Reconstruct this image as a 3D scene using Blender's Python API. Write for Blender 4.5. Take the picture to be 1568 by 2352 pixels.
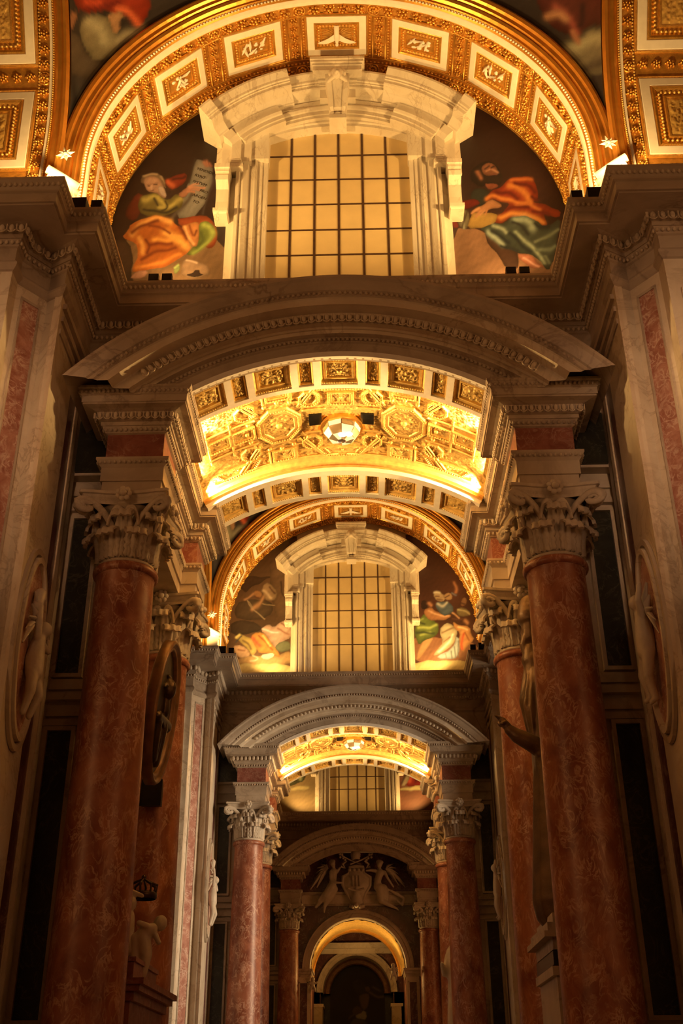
import bpy, bmesh, math, random
import numpy as np
from mathutils import Vector, Matrix, Euler

random.seed(7)
for o in list(bpy.data.objects):
    bpy.data.objects.remove(o)
scene = bpy.context.scene
COL = scene.collection
PI = math.pi
L = 20.0                       # metres from one cross wall of the aisle to the next

# ------------------------------------------------------------------ camera
FPX, PITCH, YAW, ROLL = 2501.6, math.radians(28.53), math.radians(-1.04), math.radians(-0.40)
CAM = np.array([0.296, 0.0, 1.6])
_f = np.array([math.sin(YAW) * math.cos(PITCH), math.cos(YAW) * math.cos(PITCH), math.sin(PITCH)])
_r = np.array([math.cos(YAW), -math.sin(YAW), 0.0])
_u = np.cross(_r, _f)
RT = math.cos(ROLL) * _r + math.sin(ROLL) * _u
UP = -math.sin(ROLL) * _r + math.cos(ROLL) * _u
cam_data = bpy.data.cameras.new('camera')
cam_data.sensor_fit = 'VERTICAL'
cam_data.sensor_height = 36.0
cam_data.sensor_width = 24.0
cam_data.lens = FPX / 2352 * 36.0
cam_data.clip_end = 300
cam = bpy.data.objects.new('camera', cam_data)
COL.objects.link(cam)
m = Matrix.Identity(4)
for i in range(3):
    m[i][0], m[i][1], m[i][2], m[i][3] = RT[i], UP[i], -_f[i], CAM[i]
cam.matrix_world = m
scene.camera = cam


def at(u, v, y):
    """Where the sight line through a spot of the photograph meets the upright plane at depth y (to lay out the murals)."""
    d = _f + RT * (u - 784) / FPX - UP * (v - 1176) / FPX
    return CAM + d * (y - CAM[1]) / d[1]


# ------------------------------------------------------------------ world, exposure, large lights
scene.view_settings.view_transform = 'Standard'
scene.view_settings.look = 'None'
scene.view_settings.exposure = 0.0
scene.view_settings.gamma = 1.0
scene.view_settings.use_curve_mapping = False
world = bpy.data.worlds.new('world')
scene.world = world
world.use_nodes = True
bgn = world.node_tree.nodes['Background']
bgn.inputs[0].default_value = (1.0, 0.36, 0.09, 1)
bgn.inputs[1].default_value = 0.052

WARM = (1.0, 0.55, 0.155)
PALE = (1.0, 0.72, 0.44)


def area_light(name, loc, aim, sx, sy, power, color, spread=180):
    d = bpy.data.lights.new(name, 'AREA')
    d.shape = 'RECTANGLE'
    d.size, d.size_y = sx, sy
    d.energy = power
    d.color = color
    d.spread = math.radians(spread)
    o = bpy.data.objects.new(name, d)
    COL.objects.link(o)
    o.location = loc
    o.rotation_euler = (Vector(aim) - Vector(loc)).to_track_quat('-Z', 'Y').to_euler()
    return o


def spot_light(name, loc, aim, power, color, angle=90, blend=0.6, size=0.08):
    d = bpy.data.lights.new(name, 'SPOT')
    d.energy = power
    d.color = color
    d.spot_size = math.radians(angle)
    d.spot_blend = blend
    d.shadow_soft_size = size
    o = bpy.data.objects.new(name, d)
    COL.objects.link(o)
    o.location = loc
    o.rotation_euler = (Vector(aim) - Vector(loc)).to_track_quat('-Z', 'Y').to_euler()
    return o


# nave daylight through the open side arches, plus unseen fill lights added
area_light('nave_or_fill_light', (14, 27.0, 8), (-5, 34, 7), 4, 7, 430, PALE, 60)
area_light('nave_or_fill_light', (3.2, -5, 10), (5.6, 13.3, 10.5), 1.5, 4, 20, (1.0, .56, .28), 14)  # unseen fill behind the camera, added to brighten the near right pier
area_light('nave_or_fill_light', (-3.2, -5, 10), (-5.9, 13.3, 10.5), 1.5, 4, 20, (1.0, .54, .26), 14)  # unseen fill behind the camera, added to brighten the near left pier
area_light('nave_or_fill_light', (-14, 1, 10), (2, 15, 11), 4, 6, 135, (1.0, .44, .15), 110)  # broad warm fill from the left, added to lift the portal front
area_light('nave_or_fill_light', (14, 1, 10), (-2, 15, 11), 4, 6, 110, (1.0, .42, .14), 110)  # matching warm fill from the right, added for the portal front
area_light('nave_or_fill_light', (12, 44, 8), (-4, 55, 7), 4, 6, 110, (1.0, .36, .10), 110)

# ------------------------------------------------------------------ materials
MATS = {}


def new_mat(name):
    mt = bpy.data.materials.new(name)
    mt.use_nodes = True
    nt = mt.node_tree
    b = nt.nodes['Principled BSDF']
    MATS[name] = mt
    return mt, nt, b


def plain(name, col, rough=0.6, metal=0.0, noise=0.12, scale=6.0, bump=0.0, bscale=30.0, emit=None, estr=0.0):
    mt, nt, b = new_mat(name)
    geo = nt.nodes.new('ShaderNodeNewGeometry')
    n = nt.nodes.new('ShaderNodeTexNoise')
    n.inputs['Scale'].default_value = scale
    n.inputs['Detail'].default_value = 6
    nt.links.new(geo.outputs['Position'], n.inputs['Vector'])
    r = nt.nodes.new('ShaderNodeValToRGB')
    e = r.color_ramp.elements
    e[0].position, e[1].position = 0.3, 0.72
    e[0].color = tuple(c * (1 - noise) for c in col) + (1,)
    e[1].color = tuple(min(1, c * (1 + noise)) for c in col) + (1,)
    nt.links.new(n.outputs['Fac'], r.inputs['Fac'])
    nt.links.new(r.outputs['Color'], b.inputs['Base Color'])
    b.inputs['Roughness'].default_value = rough
    b.inputs['Metallic'].default_value = metal
    if bump:
        n2 = nt.nodes.new('ShaderNodeTexNoise')
        n2.inputs['Scale'].default_value = bscale
        n2.inputs['Detail'].default_value = 4
        nt.links.new(geo.outputs['Position'], n2.inputs['Vector'])
        bp = nt.nodes.new('ShaderNodeBump')
        bp.inputs['Strength'].default_value = bump
        bp.inputs['Distance'].default_value = 0.02
        nt.links.new(n2.outputs['Fac'], bp.inputs['Height'])
        nt.links.new(bp.outputs['Normal'], b.inputs['Normal'])
    if emit:
        b.inputs['Emission Color'].default_value = emit + (1,)
        b.inputs['Emission Strength'].default_value = estr
    return mt


def marble(name, base, alt, vein, scale=1.6, vscale=1.1, vwidth=0.035, vamt=0.7, rough=0.35, stretch=(1, 1, 1), rot=0.5):
    mt, nt, b = new_mat(name)
    N = nt.nodes.new
    K = nt.links.new
    geo = N('ShaderNodeNewGeometry')
    mp = N('ShaderNodeMapping')
    mp.inputs['Scale'].default_value = stretch
    mp.inputs['Rotation'].default_value = (rot, rot * .7, 0)
    K(geo.outputs['Position'], mp.inputs['Vector'])
    n1 = N('ShaderNodeTexNoise')
    n1.inputs['Scale'].default_value = scale
    n1.inputs['Detail'].default_value = 8
    n1.inputs['Roughness'].default_value = 0.62
    n1.inputs['Distortion'].default_value = 0.8
    K(mp.outputs['Vector'], n1.inputs['Vector'])
    r1 = N('ShaderNodeValToRGB')
    r1.color_ramp.elements[0].position = 0.35
    r1.color_ramp.elements[1].position = 0.68
    r1.color_ramp.elements[0].color = base + (1,)
    r1.color_ramp.elements[1].color = alt + (1,)
    K(n1.outputs['Fac'], r1.inputs['Fac'])
    n2 = N('ShaderNodeTexNoise')
    n2.inputs['Scale'].default_value = vscale
    n2.inputs['Detail'].default_value = 7
    n2.inputs['Roughness'].default_value = 0.6
    n2.inputs['Distortion'].default_value = 1.6
    K(mp.outputs['Vector'], n2.inputs['Vector'])
    sub = N('ShaderNodeMath'); sub.operation = 'SUBTRACT'; sub.inputs[1].default_value = 0.5
    ab = N('ShaderNodeMath'); ab.operation = 'ABSOLUTE'
    K(n2.outputs['Fac'], sub.inputs[0]); K(sub.outputs[0], ab.inputs[0])
    r2 = N('ShaderNodeValToRGB')
    r2.color_ramp.elements[0].position = 0.0
    r2.color_ramp.elements[1].position = vwidth
    r2.color_ramp.elements[0].color = (vamt, vamt, vamt, 1)
    r2.color_ramp.elements[1].color = (0, 0, 0, 1)
    K(ab.outputs[0], r2.inputs['Fac'])
    n3 = N('ShaderNodeTexNoise')
    n3.inputs['Scale'].default_value = vscale * 0.8
    K(mp.outputs['Vector'], n3.inputs['Vector'])
    mul = N('ShaderNodeMath'); mul.operation = 'MULTIPLY'
    K(r2.outputs['Color'], mul.inputs[0])
    r3 = N('ShaderNodeValToRGB')
    r3.color_ramp.elements[0].position = 0.38
    r3.color_ramp.elements[1].position = 0.6
    K(n3.outputs['Fac'], r3.inputs['Fac']); K(r3.outputs['Color'], mul.inputs[1])
    mx = N('ShaderNodeMixRGB')
    K(mul.outputs[0], mx.inputs['Fac'])
    K(r1.outputs['Color'], mx.inputs['Color1'])
    mx.inputs['Color2'].default_value = vein + (1,)
    K(mx.outputs['Color'], b.inputs['Base Color'])
    b.inputs['Roughness'].default_value = rough
    return mt


marble('cream_marble', (.62, .53, .42), (.76, .69, .58), (.33, .24, .16), 1.2, 0.9, .03, .55, .4)
marble('window_marble', (.70, .64, .55), (.82, .78, .70), (.38, .29, .22), 1.1, 1.6, .03, .6, .45, (1.6, 1, .5))
marble('grey_marble', (.42, .35, .28), (.60, .52, .43), (.22, .16, .12), .9, .7, .04, .65, .4)
marble('red_marble', (.19, .048, .026), (.43, .17, .10), (.80, .55, .42), 2.2, 5.0, .05, .55, .40, (1, 1, .6), .6)
marble('frieze_marble', (.20, .06, .045), (.36, .14, .11), (.6, .42, .34), 3.0, 3.5, .04, .5, .4)
marble('rose_panel_marble', (.31, .11, .08), (.54, .29, .23), (.80, .65, .56), 3.5, 4.5, .06, .7, .3)
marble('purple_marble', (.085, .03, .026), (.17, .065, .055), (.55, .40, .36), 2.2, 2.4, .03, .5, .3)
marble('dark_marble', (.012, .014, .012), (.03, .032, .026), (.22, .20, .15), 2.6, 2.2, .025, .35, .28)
marble('statue_marble', (.52, .46, .38), (.66, .60, .52), (.40, .34, .28), 2.0, 1.5, .02, .25, .5)
marble('capital_stone', (.50, .43, .35), (.66, .59, .50), (.34, .28, .22), 3.0, 2.0, .03, .35, .6)
plain('plaster', (.82, .76, .64), .65, 0, .05, 3.0)
plain('white_stucco', (.93, .91, .86), .6, 0, .05, 8.0)
plain('gold', (.90, .50, .12), .27, .75, .22, 9.0, .25, 60)
plain('gold_ground', (.62, .33, .075), .42, .55, .3, 7.0, .35, 70)
plain('gold_moulding', (.82, .42, .085), .30, .8, .12, 5.0)
plain('gold_pale', (.90, .60, .20), .4, .55, .18, 10.0, .3, 50)
plain('vault_gold', (.90, .61, .22), .42, .30, .22, 9.0, .3, 60)
plain('vault_gold_ground', (.70, .40, .10), .5, .3, .3, 7.0, .35, 70)
plain('window_cloth', (.82, .66, .36), .75, 0, .07, 2.2, .08, 90)
plain('window_iron', (.10, .055, .035), .55, .3, .2, 10)
plain('black_metal', (.012, .011, .010), .45, .4, .2, 12)
plain('statue_bronze', (.17, .11, .065), .42, .35, .3, 4, .2, 30)
plain('bronze', (.06, .035, .018), .35, .6, .3, 5, .2, 30)
plain('brown_wood', (.20, .10, .045), .4, .2, .3, 6)
plain('stone_floor', (.32, .25, .19), .35, 0, .2, 1.5)
plain('lamp_lens', (.9, .8, .6), .3, 0, .02, 3, emit=(1.0, .74, .36), estr=6.0)
plain('lamp_white', (.85, .80, .70), .35, 0, .04, 4, emit=(1.0, .8, .5), estr=.35)
plain('ink', (.03, .018, .01), .8, 0, .05, 5)
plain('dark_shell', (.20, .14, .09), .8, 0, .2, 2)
mt, nt, b = new_mat('lantern_glass')
b.inputs['Base Color'].default_value = (.95, .85, .6, 1)
b.inputs['Roughness'].default_value = .08
b.inputs['Transmission Weight'].default_value = .85
b.inputs['IOR'].default_value = 1.3
nz = nt.nodes.new('ShaderNodeTexNoise'); nz.inputs['Scale'].default_value = 14
bp = nt.nodes.new('ShaderNodeBump'); bp.inputs['Strength'].default_value = .1
nt.links.new(nz.outputs['Fac'], bp.inputs['Height']); nt.links.new(bp.outputs['Normal'], b.inputs['Normal'])
mt, nt, b = new_mat('mural')
at_n = nt.nodes.new('ShaderNodeAttribute'); at_n.attribute_name = 'Col'
nz = nt.nodes.new('ShaderNodeTexNoise'); nz.inputs['Scale'].default_value = 45; nz.inputs['Detail'].default_value = 3
rp = nt.nodes.new('ShaderNodeValToRGB')
rp.color_ramp.elements[0].color = (.8, .8, .8, 1); rp.color_ramp.elements[1].color = (1.15, 1.15, 1.15, 1)
gg = nt.nodes.new('ShaderNodeNewGeometry'); nt.links.new(gg.outputs['Position'], nz.inputs['Vector'])
nt.links.new(nz.outputs['Fac'], rp.inputs['Fac'])
mm = nt.nodes.new('ShaderNodeMixRGB'); mm.blend_type = 'MULTIPLY'; mm.inputs['Fac'].default_value = 1
nt.links.new(at_n.outputs['Color'], mm.inputs['Color1']); nt.links.new(rp.outputs['Color'], mm.inputs['Color2'])
nt.links.new(mm.outputs['Color'], b.inputs['Base Color'])
b.inputs['Roughness'].default_value = .6

# ------------------------------------------------------------------ mesh builder
class MB:
    def __init__(s):
        s.v = []; s.f = []; s.sm = []

    def add(s, vs, fs, smooth=False):
        o = len(s.v)
        s.v.extend([tuple(map(float, p)) for p in vs])
        s.f.extend([tuple(o + i for i in f) for f in fs])
        s.sm.extend([smooth] * len(fs))
        return s

    def box(s, x0, x1, y0, y1, z0, z1):
        x0, x1 = min(x0, x1), max(x0, x1); y0, y1 = min(y0, y1), max(y0, y1); z0, z1 = min(z0, z1), max(z0, z1)
        return s.add([(x0, y0, z0), (x1, y0, z0), (x1, y1, z0), (x0, y1, z0), (x0, y0, z1), (x1, y0, z1), (x1, y1, z1), (x0, y1, z1)],
                     [(0, 3, 2, 1), (4, 5, 6, 7), (0, 1, 5, 4), (1, 2, 6, 5), (2, 3, 7, 6), (3, 0, 4, 7)])

    def grid(s, P, smooth=False, cu=False, cv=False):
        n, k = len(P), len(P[0])
        vs = [p for row in P for p in row]
        fs = []
        for i in range(n if cu else n - 1):
            for j in range(k if cv else k - 1):
                i2, j2 = (i + 1) % n, (j + 1) % k
                fs.append((i * k + j, i2 * k + j, i2 * k + j2, i * k + j2))
        return s.add(vs, fs, smooth)

    def lathe(s, prof, c=(0, 0, 0), n=32, smooth=True, a0=0, a1=2 * PI):
        full = abs(a1 - a0 - 2 * PI) < 1e-6
        k = n if full else n + 1
        P = []
        for i in range(k):
            a = a0 + (a1 - a0) * i / n
            P.append([(c[0] + r * math.cos(a), c[1] + r * math.sin(a), c[2] + z) for r, z in prof])
        return s.grid(P, smooth, cu=full)

    def sphere(s, c, r, n=8, k=6, sc=(1, 1, 1)):
        prof = [(max(1e-4, r * math.sin(PI * j / k)), -r * math.cos(PI * j / k)) for j in range(k + 1)]
        P = []
        for i in range(n):
            a = 2 * PI * i / n
            P.append([(c[0] + q * math.cos(a) * sc[0], c[1] + q * math.sin(a) * sc[1], c[2] + z * sc[2]) for q, z in prof])
        return s.grid(P, True, cu=True)

    def tube(s, pts, rad, n=8, smooth=True, flat=1.0):
        pts = [Vector(p) for p in pts]
        P = []
        up = Vector((0.13, 0.2, 1)).normalized()
        for i, p in enumerate(pts):
            d = (pts[min(i + 1, len(pts) - 1)] - pts[max(i - 1, 0)])
            d = d.normalized() if d.length > 1e-9 else Vector((0, 0, 1))
            a = d.cross(up)
            if a.length < 1e-3:
                a = d.cross(Vector((1, 0, 0)))
            a.normalize(); b2 = a.cross(d)
            r = rad[i] if isinstance(rad, (list, tuple)) else rad
            P.append([tuple(p + a * (r * math.cos(2 * PI * j / n)) + b2 * (r * flat * math.sin(2 * PI * j / n))) for j in range(n)])
        s.grid(P, smooth, cv=True)
        o = len(s.v)
        s.f.append(tuple(range(o - n, o))); s.sm.append(False)
        s.f.append(tuple(range(o - n * len(pts), o - n * (len(pts) - 1)))[::-1]); s.sm.append(False)
        return s

    def mesh(s, off=(0, 0, 0), name='mesh'):
        me = bpy.data.meshes.new(name)
        ox, oy, oz = off
        me.from_pydata([(x - ox, y - oy, z - oz) for x, y, z in s.v], [], s.f)
        me.polygons.foreach_set('use_smooth', s.sm)
        me.update()
        return me


CACHE = {}
LOC = {}          # parent name -> location in the frame of the first unit


def setp(o, label=None, cat=None, group=None, kind=None):
    if label: o['label'] = label
    if cat: o['category'] = cat
    if group: o['group'] = group
    if kind: o['kind'] = kind
    return o


Y0 = 0.0          # offset of the unit that is being built


def thing(name, label, cat, loc, group=None, kind=None):
    o = bpy.data.objects.new(name, None)
    COL.objects.link(o)
    o.location = (loc[0], loc[1] + Y0, loc[2])
    o.empty_display_size = .2
    LOC[o.name] = tuple(loc)
    return setp(o, label, cat, group, kind or 'thing')


def part(name, mb, mat, parent=None, key=None, kind=None, label=None):
    """One mesh object; mb is an MB (or a function returning one) in the frame of the first unit."""
    off = LOC[parent.name] if parent else (0, 0, 0)
    if key and key in CACHE:
        me = CACHE[key]
    else:
        b = mb() if callable(mb) else mb
        me = b.mesh(off, name)
        me.materials.append(MATS[mat])
        if key: CACHE[key] = me
    o = bpy.data.objects.new(name, me)
    COL.objects.link(o)
    if parent:
        o.parent = parent
    else:
        o.location = (0, Y0, 0)
    LOC[o.name] = off
    return setp(o, label, None, None, kind)


def inst(name, me, parent, pos, rot=None, scale=None, kind=None):
    """Another object on shared mesh data, placed in the frame of the first unit."""
    o = bpy.data.objects.new(name, me)
    COL.objects.link(o)
    o.parent = parent
    off = LOC[parent.name]
    loc = Vector((pos[0] - off[0], pos[1] - off[1], pos[2] - off[2]))
    R = rot if isinstance(rot, Matrix) else (Euler(rot).to_matrix() if rot else Matrix.Identity(3))
    o.matrix_local = Matrix.Translation(loc) @ R.to_4x4()
    if scale: o.scale = scale
    LOC[o.name] = tuple(pos)
    return setp(o, kind=kind)


def sub(name, me, parent, pos=(0, 0, 0), rot=None, scale=None):
    o = bpy.data.objects.new(name, me)
    COL.objects.link(o)
    o.parent = parent
    o.location = pos
    if rot: o.rotation_euler = rot
    if scale: o.scale = scale
    return o


def shared(key, fn, mat):
    if key not in CACHE:
        me = fn().mesh((0, 0, 0), key)
        me.materials.append(MATS[mat])
        CACHE[key] = me
    return CACHE[key]


# ---- sweeps
def sweep_plan(path, prof, mb=None, caps=True):
    """Moulding along a plan polyline; prof = (offset to the right of the path, z)."""
    mb = mb or MB()
    n = len(path)
    nor = []
    for i in range(n - 1):
        dx, dy = path[i + 1][0] - path[i][0], path[i + 1][1] - path[i][1]
        l = math.hypot(dx, dy); nor.append((dy / l, -dx / l))
    P = []
    for i in range(n):
        a = nor[max(0, i - 1)]; b2 = nor[min(n - 2, i)]
        k = 1 + a[0] * b2[0] + a[1] * b2[1]
        mx, my = (a[0] + b2[0]) / k, (a[1] + b2[1]) / k
        P.append([(path[i][0] + mx * o, path[i][1] + my * o, z) for o, z in prof])
    return mb.grid(P)


def plan_points(path, off, step):
    """Positions and headings at even steps along the offset plan polyline."""
    n = len(path); nor = []
    for i in range(n - 1):
        dx, dy = path[i + 1][0] - path[i][0], path[i + 1][1] - path[i][1]
        l = math.hypot(dx, dy); nor.append((dy / l, -dx / l))
    Q = []
    for i in range(n):
        a = nor[max(0, i - 1)]; b2 = nor[min(n - 2, i)]
        k = 1 + a[0] * b2[0] + a[1] * b2[1]
        Q.append((path[i][0] + (a[0] + b2[0]) / k * off, path[i][1] + (a[1] + b2[1]) / k * off))
    out = []
    for i in range(n - 1):
        l = math.hypot(Q[i + 1][0] - Q[i][0], Q[i + 1][1] - Q[i][1])
        c = max(1, int(round(l / step)))
        if l < step * .6: continue
        for j in range(c):
            t = (j + .5) / c
            out.append((Q[i][0] + (Q[i + 1][0] - Q[i][0]) * t, Q[i][1] + (Q[i + 1][1] - Q[i][1]) * t, math.atan2(nor[i][1], nor[i][0])))
    return out


def sweep_arc(cz, prof, a0, a1, n=48, cx=0.0, mb=None, smooth=False):
    """Moulding along an arc in upright planes; prof = (radius, y); angle from the crown, to the right."""
    mb = mb or MB()
    P = []
    for i in range(n + 1):
        a = a0 + (a1 - a0) * i / n
        P.append([(cx + r * math.sin(a), y, cz + r * math.cos(a)) for r, y in prof])
    return mb.grid(P, smooth)


def clip_z(me, z):
    bm = bmesh.new(); bm.from_mesh(me)
    bmesh.ops.bisect_plane(bm, geom=bm.verts[:] + bm.edges[:] + bm.faces[:], plane_co=(0, 0, z), plane_no=(0, 0, -1), clear_outer=True)
    ed = [e for e in bm.edges if e.is_boundary and all(abs(v.co.z - z) < 1e-4 for v in e.verts)]
    if ed:
        bmesh.ops.holes_fill(bm, edges=ed, sides=0)
    bm.to_mesh(me); bm.free()


def frame_rot(nx, ny, nz, ux, uy, uz):
    """Rotation whose z axis is n and whose x axis is near u."""
    n = Vector((nx, ny, nz)).normalized(); u = Vector((ux, uy, uz))
    u = (u - n * u.dot(n)).normalized(); v = n.cross(u)
    return Matrix(((u.x, v.x, n.x), (u.y, v.y, n.y), (u.z, v.z, n.z)))


def sculpt(name, caps, mat, parent, voxel=.03, key=None, smooth=4, label=None):
    """A carved figure grown from tapered limbs into one continuous skin."""
    off = LOC[parent.name] if parent else (0, 0, 0)
    if key and key in CACHE:
        me = CACHE[key]
    else:
        mb = MB()
        for p0, r0, p1, r1 in caps:
            p0, p1 = Vector(p0), Vector(p1)
            d = p1 - p0
            if d.length < 1e-5:
                mb.sphere(p0, r0, 14, 10); continue
            k = 5
            pts, rr = [], []
            dn = d.normalized()
            for t in (-1, -.8, -.45):
                pts.append(p0 + dn * r0 * t); rr.append(r0 * math.sqrt(max(.02, 1 - t * t)))
            for j in range(k + 1):
                t = j / k
                pts.append(p0 + d * t); rr.append(r0 + (r1 - r0) * t)
            for t in (.45, .8, 1):
                pts.append(p1 + dn * r1 * t); rr.append(r1 * math.sqrt(max(.02, 1 - t * t)))
            mb.tube(pts, rr, 12)
        me = mb.mesh(off, name)
        me.materials.append(MATS[mat])
        if key: CACHE[key] = me
    o = bpy.data.objects.new(name, me)
    COL.objects.link(o)
    if parent: o.parent = parent
    LOC[o.name] = off
    r = o.modifiers.new('skin', 'REMESH'); r.mode = 'VOXEL'; r.voxel_size = voxel; r.use_smooth_shade = True
    s = o.modifiers.new('soften', 'SMOOTH'); s.factor = .5; s.iterations = smooth
    return setp(o, label)


# ---- small shared meshes
def egg_mesh():
    b = MB(); b.sphere((0, 0, 0), .5, 8, 6, (.8, .8, 1.25))
    # rim around the egg
    pts = [(.12, .62 * math.cos(a), .78 * math.sin(a)) for a in np.linspace(-2.6, -.54, 7)]
    b.tube(pts, .11, 5)
    b.box(0, .35, .68, .80, -.62, .45)
    return b


def cluster_mesh():
    b = MB(); rnd = random.Random(3)
    b.sphere((0, 0, .34), .26, 7, 5)
    for i in range(6):
        a = i * PI / 3 + .2
        b.sphere((.52 * math.cos(a), .52 * math.sin(a), .2), .25, 6, 5)
    for i in range(5):
        a = i * 2 * PI / 5 + .5
        b.sphere((.85 * math.cos(a), .8 * math.sin(a), .05), .2, 6, 4)
    return b


def rosette_mesh():
    b = MB()
    b.lathe([(.001, .42), (.14, .40), (.2, .28), (.22, .16)], n=10)
    for i in range(8):
        a = i * PI / 4
        b.sphere((.48 * math.cos(a), .48 * math.sin(a), .12), .23, 6, 4, (1, 1, .7))
    b.lathe([(.78, 0), (.80, .16), (.9, .2), (1.0, .12), (1.0, 0)], n=16)
    return b


def noise2(n, k, seed, octs=5, base=2.0):
    rnd = np.random.RandomState(seed)
    U, V = np.meshgrid(np.linspace(0, 1, n), np.linspace(0, 1, k), indexing='ij')
    h = np.zeros((n, k))
    for o in range(octs * 6):
        f = base * (1 + o * .55) * PI
        a = rnd.rand() * 2 * PI; p = rnd.rand() * 6.28
        h += np.cos(f * (U * math.cos(a) + V * math.sin(a)) + p) / (1 + o * .22)
    return h


def relief_mesh(w, h, amp, n, k, seed, sym=True):
    """A carved foliage panel lying in the xy plane, facing +z."""
    H = np.abs(noise2(n, k, seed, 5, 2.4))
    H = H / H.max()
    H = np.sqrt(H)
    if sym: H = (H + H[::-1]) * .5
    H = (H - H.min()) / (H.max() - H.min())
    e = np.minimum.outer(np.minimum(np.arange(n), np.arange(n)[::-1]) / (n * .12), np.ones(k) * 9)
    e = np.clip(np.minimum(e, np.minimum(np.arange(k), np.arange(k)[::-1])[None, :] / (k * .12)), 0, 1)
    P = [[(-w / 2 + w * i / (n - 1), -h / 2 + h * j / (k - 1), amp * H[i, j] * e[i, j]) for j in range(k)] for i in range(n)]
    return MB().grid(P, True)


def frame_mesh(w, h, prof):
    """Rectangular frame facing +z; prof = (inset from the w x h rectangle, z)."""
    b = MB(); P = []
    for sx, sy in ((-1, -1), (1, -1), (1, 1), (-1, 1)):
        P.append([(sx * (w / 2 - o), sy * (h / 2 - o), z) for o, z in prof])
    return b.grid(P, False, cu=True)


def poly_frame(pts, prof):
    """Frame along a convex polygon facing +z; prof = (scale of the polygon, z)."""
    b = MB()
    cx = sum(p[0] for p in pts) / len(pts); cy = sum(p[1] for p in pts) / len(pts)
    P = [[(cx + (x - cx) * s, cy + (y - cy) * s, z) for s, z in prof] for x, y in pts]
    return b.grid(P, False, cu=True)


def beads_rect(w, h, r, step):
    b = MB()
    for sx, sy, l in ((1, 0, h), (-1, 0, h), (0, 1, w), (0, -1, w)):
        c = max(2, int(l / step))
        for i in range(c):
            t = -l / 2 + l * (i + .5) / c
            p = (sx * w / 2, t, 0) if sx else (t, sy * h / 2, 0)
            b.sphere(p, r, 6, 4)
    return b


def figure_mesh(seed, w, h):
    """A small carved stucco emblem, facing +z."""
    b = MB(); rnd = random.Random(seed)
    for i in range(13):
        x = rnd.uniform(-.42, .42) * w; y = rnd.uniform(-.4, .4) * h
        r = rnd.uniform(.07, .15) * min(w, h)
        b.sphere((x, y, .01), r, 8, 5, (1.2, .9, .5))
    for i in range(5):
        x = rnd.uniform(-.4, .4) * w; y = rnd.uniform(-.35, .35) * h; a = rnd.uniform(0, PI)
        l = .25 * w
        b.tube([(x - l * math.cos(a), y - l * math.sin(a), .02), (x, y, .04), (x + l * math.cos(a), y + l * math.sin(a), .02)], [.01, .03, .01], 6)
    return b


def dove_mesh():
    b = MB()
    b.tube([(0, .16, .03), (0, .05, .06), (0, -.1, .05), (0, -.24, .02)], [.03, .055, .05, .055], 8, flat=.6)
    b.sphere((0, .19, .05), .038, 8, 6)
    for s in (-1, 1):
        P = []
        for i in range(7):
            t = i / 6
            x = s * (.03 + .36 * t); y0 = .08 + .1 * math.sin(t * 2.2); w = .13 * (1 - t) ** .6 + .01
            P.append([(x, y0, .06 - .03 * t), (x, y0 - w, .035)])
        b.grid(P if s > 0 else P[::-1], True)
    return b


def rays_mesh():
    b = MB()
    for i in range(26):
        a = 2 * PI * i / 26 + .1
        r0, r1 = .1, (.30 if i % 2 else .24)
        c, s = math.cos(a), math.sin(a) * .72
        b.tube([(r0 * c, r0 * s, .004), (r1 * c * 1.3, r1 * s * 1.1, .004)], [.004, .009], 4)
    return b


# ------------------------------------------------------------------ dimensions of one unit (in metres, first unit's frame)
XJ = 4.5            # half width of the aisle at the arch jambs
YF, YW = 13.9, 15.7  # front edge of the transverse arch, lunette wall
CZ, RA = 16.15, 4.4  # transverse arch
ZC = 14.47          # top of the great cornice
PCZ = 7.8           # centre of the portal arch
UNIT_WORD = ['nearest', 'middle', 'farthest']


# ---- columns
def leaf_fn(hgt, wid, r0, rc):
    """Acanthus leaf that climbs the bell and rolls its tip outward."""
    def fn():
        b = MB(); P = []
        n, k = 17, 11
        for j in range(n):
            t = j / (n - 1)
            if t < .66:
                q = t / .66
                r = r0 + .05 * q * q; z = hgt * .86 * q
            else:
                f = (t - .66) / .34 * 3.5
                r = r0 + .05 + rc * (1 - math.cos(f)); z = hgt * .86 + rc * math.sin(f)
            lobe = abs(math.sin(t * PI * 4.5))
            w = wid * (1.0 - .22 * t) * (.78 + .22 * lobe) * (1 if t < .9 else .75)
            row = []
            for i in range(k):
                u = -1 + 2 * i / (k - 1)
                a = u * w / 2 / r0
                rr = r + .034 * math.cos(u * PI * 3) * (1 - .4 * t) + .035 * (1 - abs(u)) ** 3 + .03 * abs(u) ** 2 * lobe
                row.append((rr * math.cos(a), rr * math.sin(a), z + .02 * abs(u) * (1 - lobe)))
            P.append(row)
        b.grid(P, True)
        P2 = [[(x * .94, y * .94, z - .008) for x, y, z in row][::-1] for row in P]
        b.grid(P2, True)
        b.grid([[p, q] for p, q in zip(P[-1], P2[-1][::-1])], False)
        b.grid([[row[0], row2[-1]] for row, row2 in zip(P, P2)], False)
        b.grid([[row[-1], row2[0]] for row, row2 in zip(P, P2)], False)
        return b
    return fn


def volute_fn(r0, turns, rad, length, rise):
    """Spiral scroll with its stalk in the xz plane, rolled at +x."""
    def fn():
        b = MB(); pts = []; rr = []
        for i in range(8):
            t = i / 7
            pts.append((length * (t ** 1.3), 0, rise * (1 - (1 - t) ** 1.6))); rr.append(rad * (.75 + .45 * t))
        cx, cz = length, rise - r0
        for i in range(1, 21):
            t = i / 20
            a = PI / 2 - t * turns * 2 * PI
            q = r0 * (1 - .82 * t)
            pts.append((cx + q * math.cos(a), .02 * t, cz + q * math.sin(a))); rr.append(rad * (1.2 - .6 * t))
        b.tube(pts, rr, 6, flat=1.5)
        return b
    return fn


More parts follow.
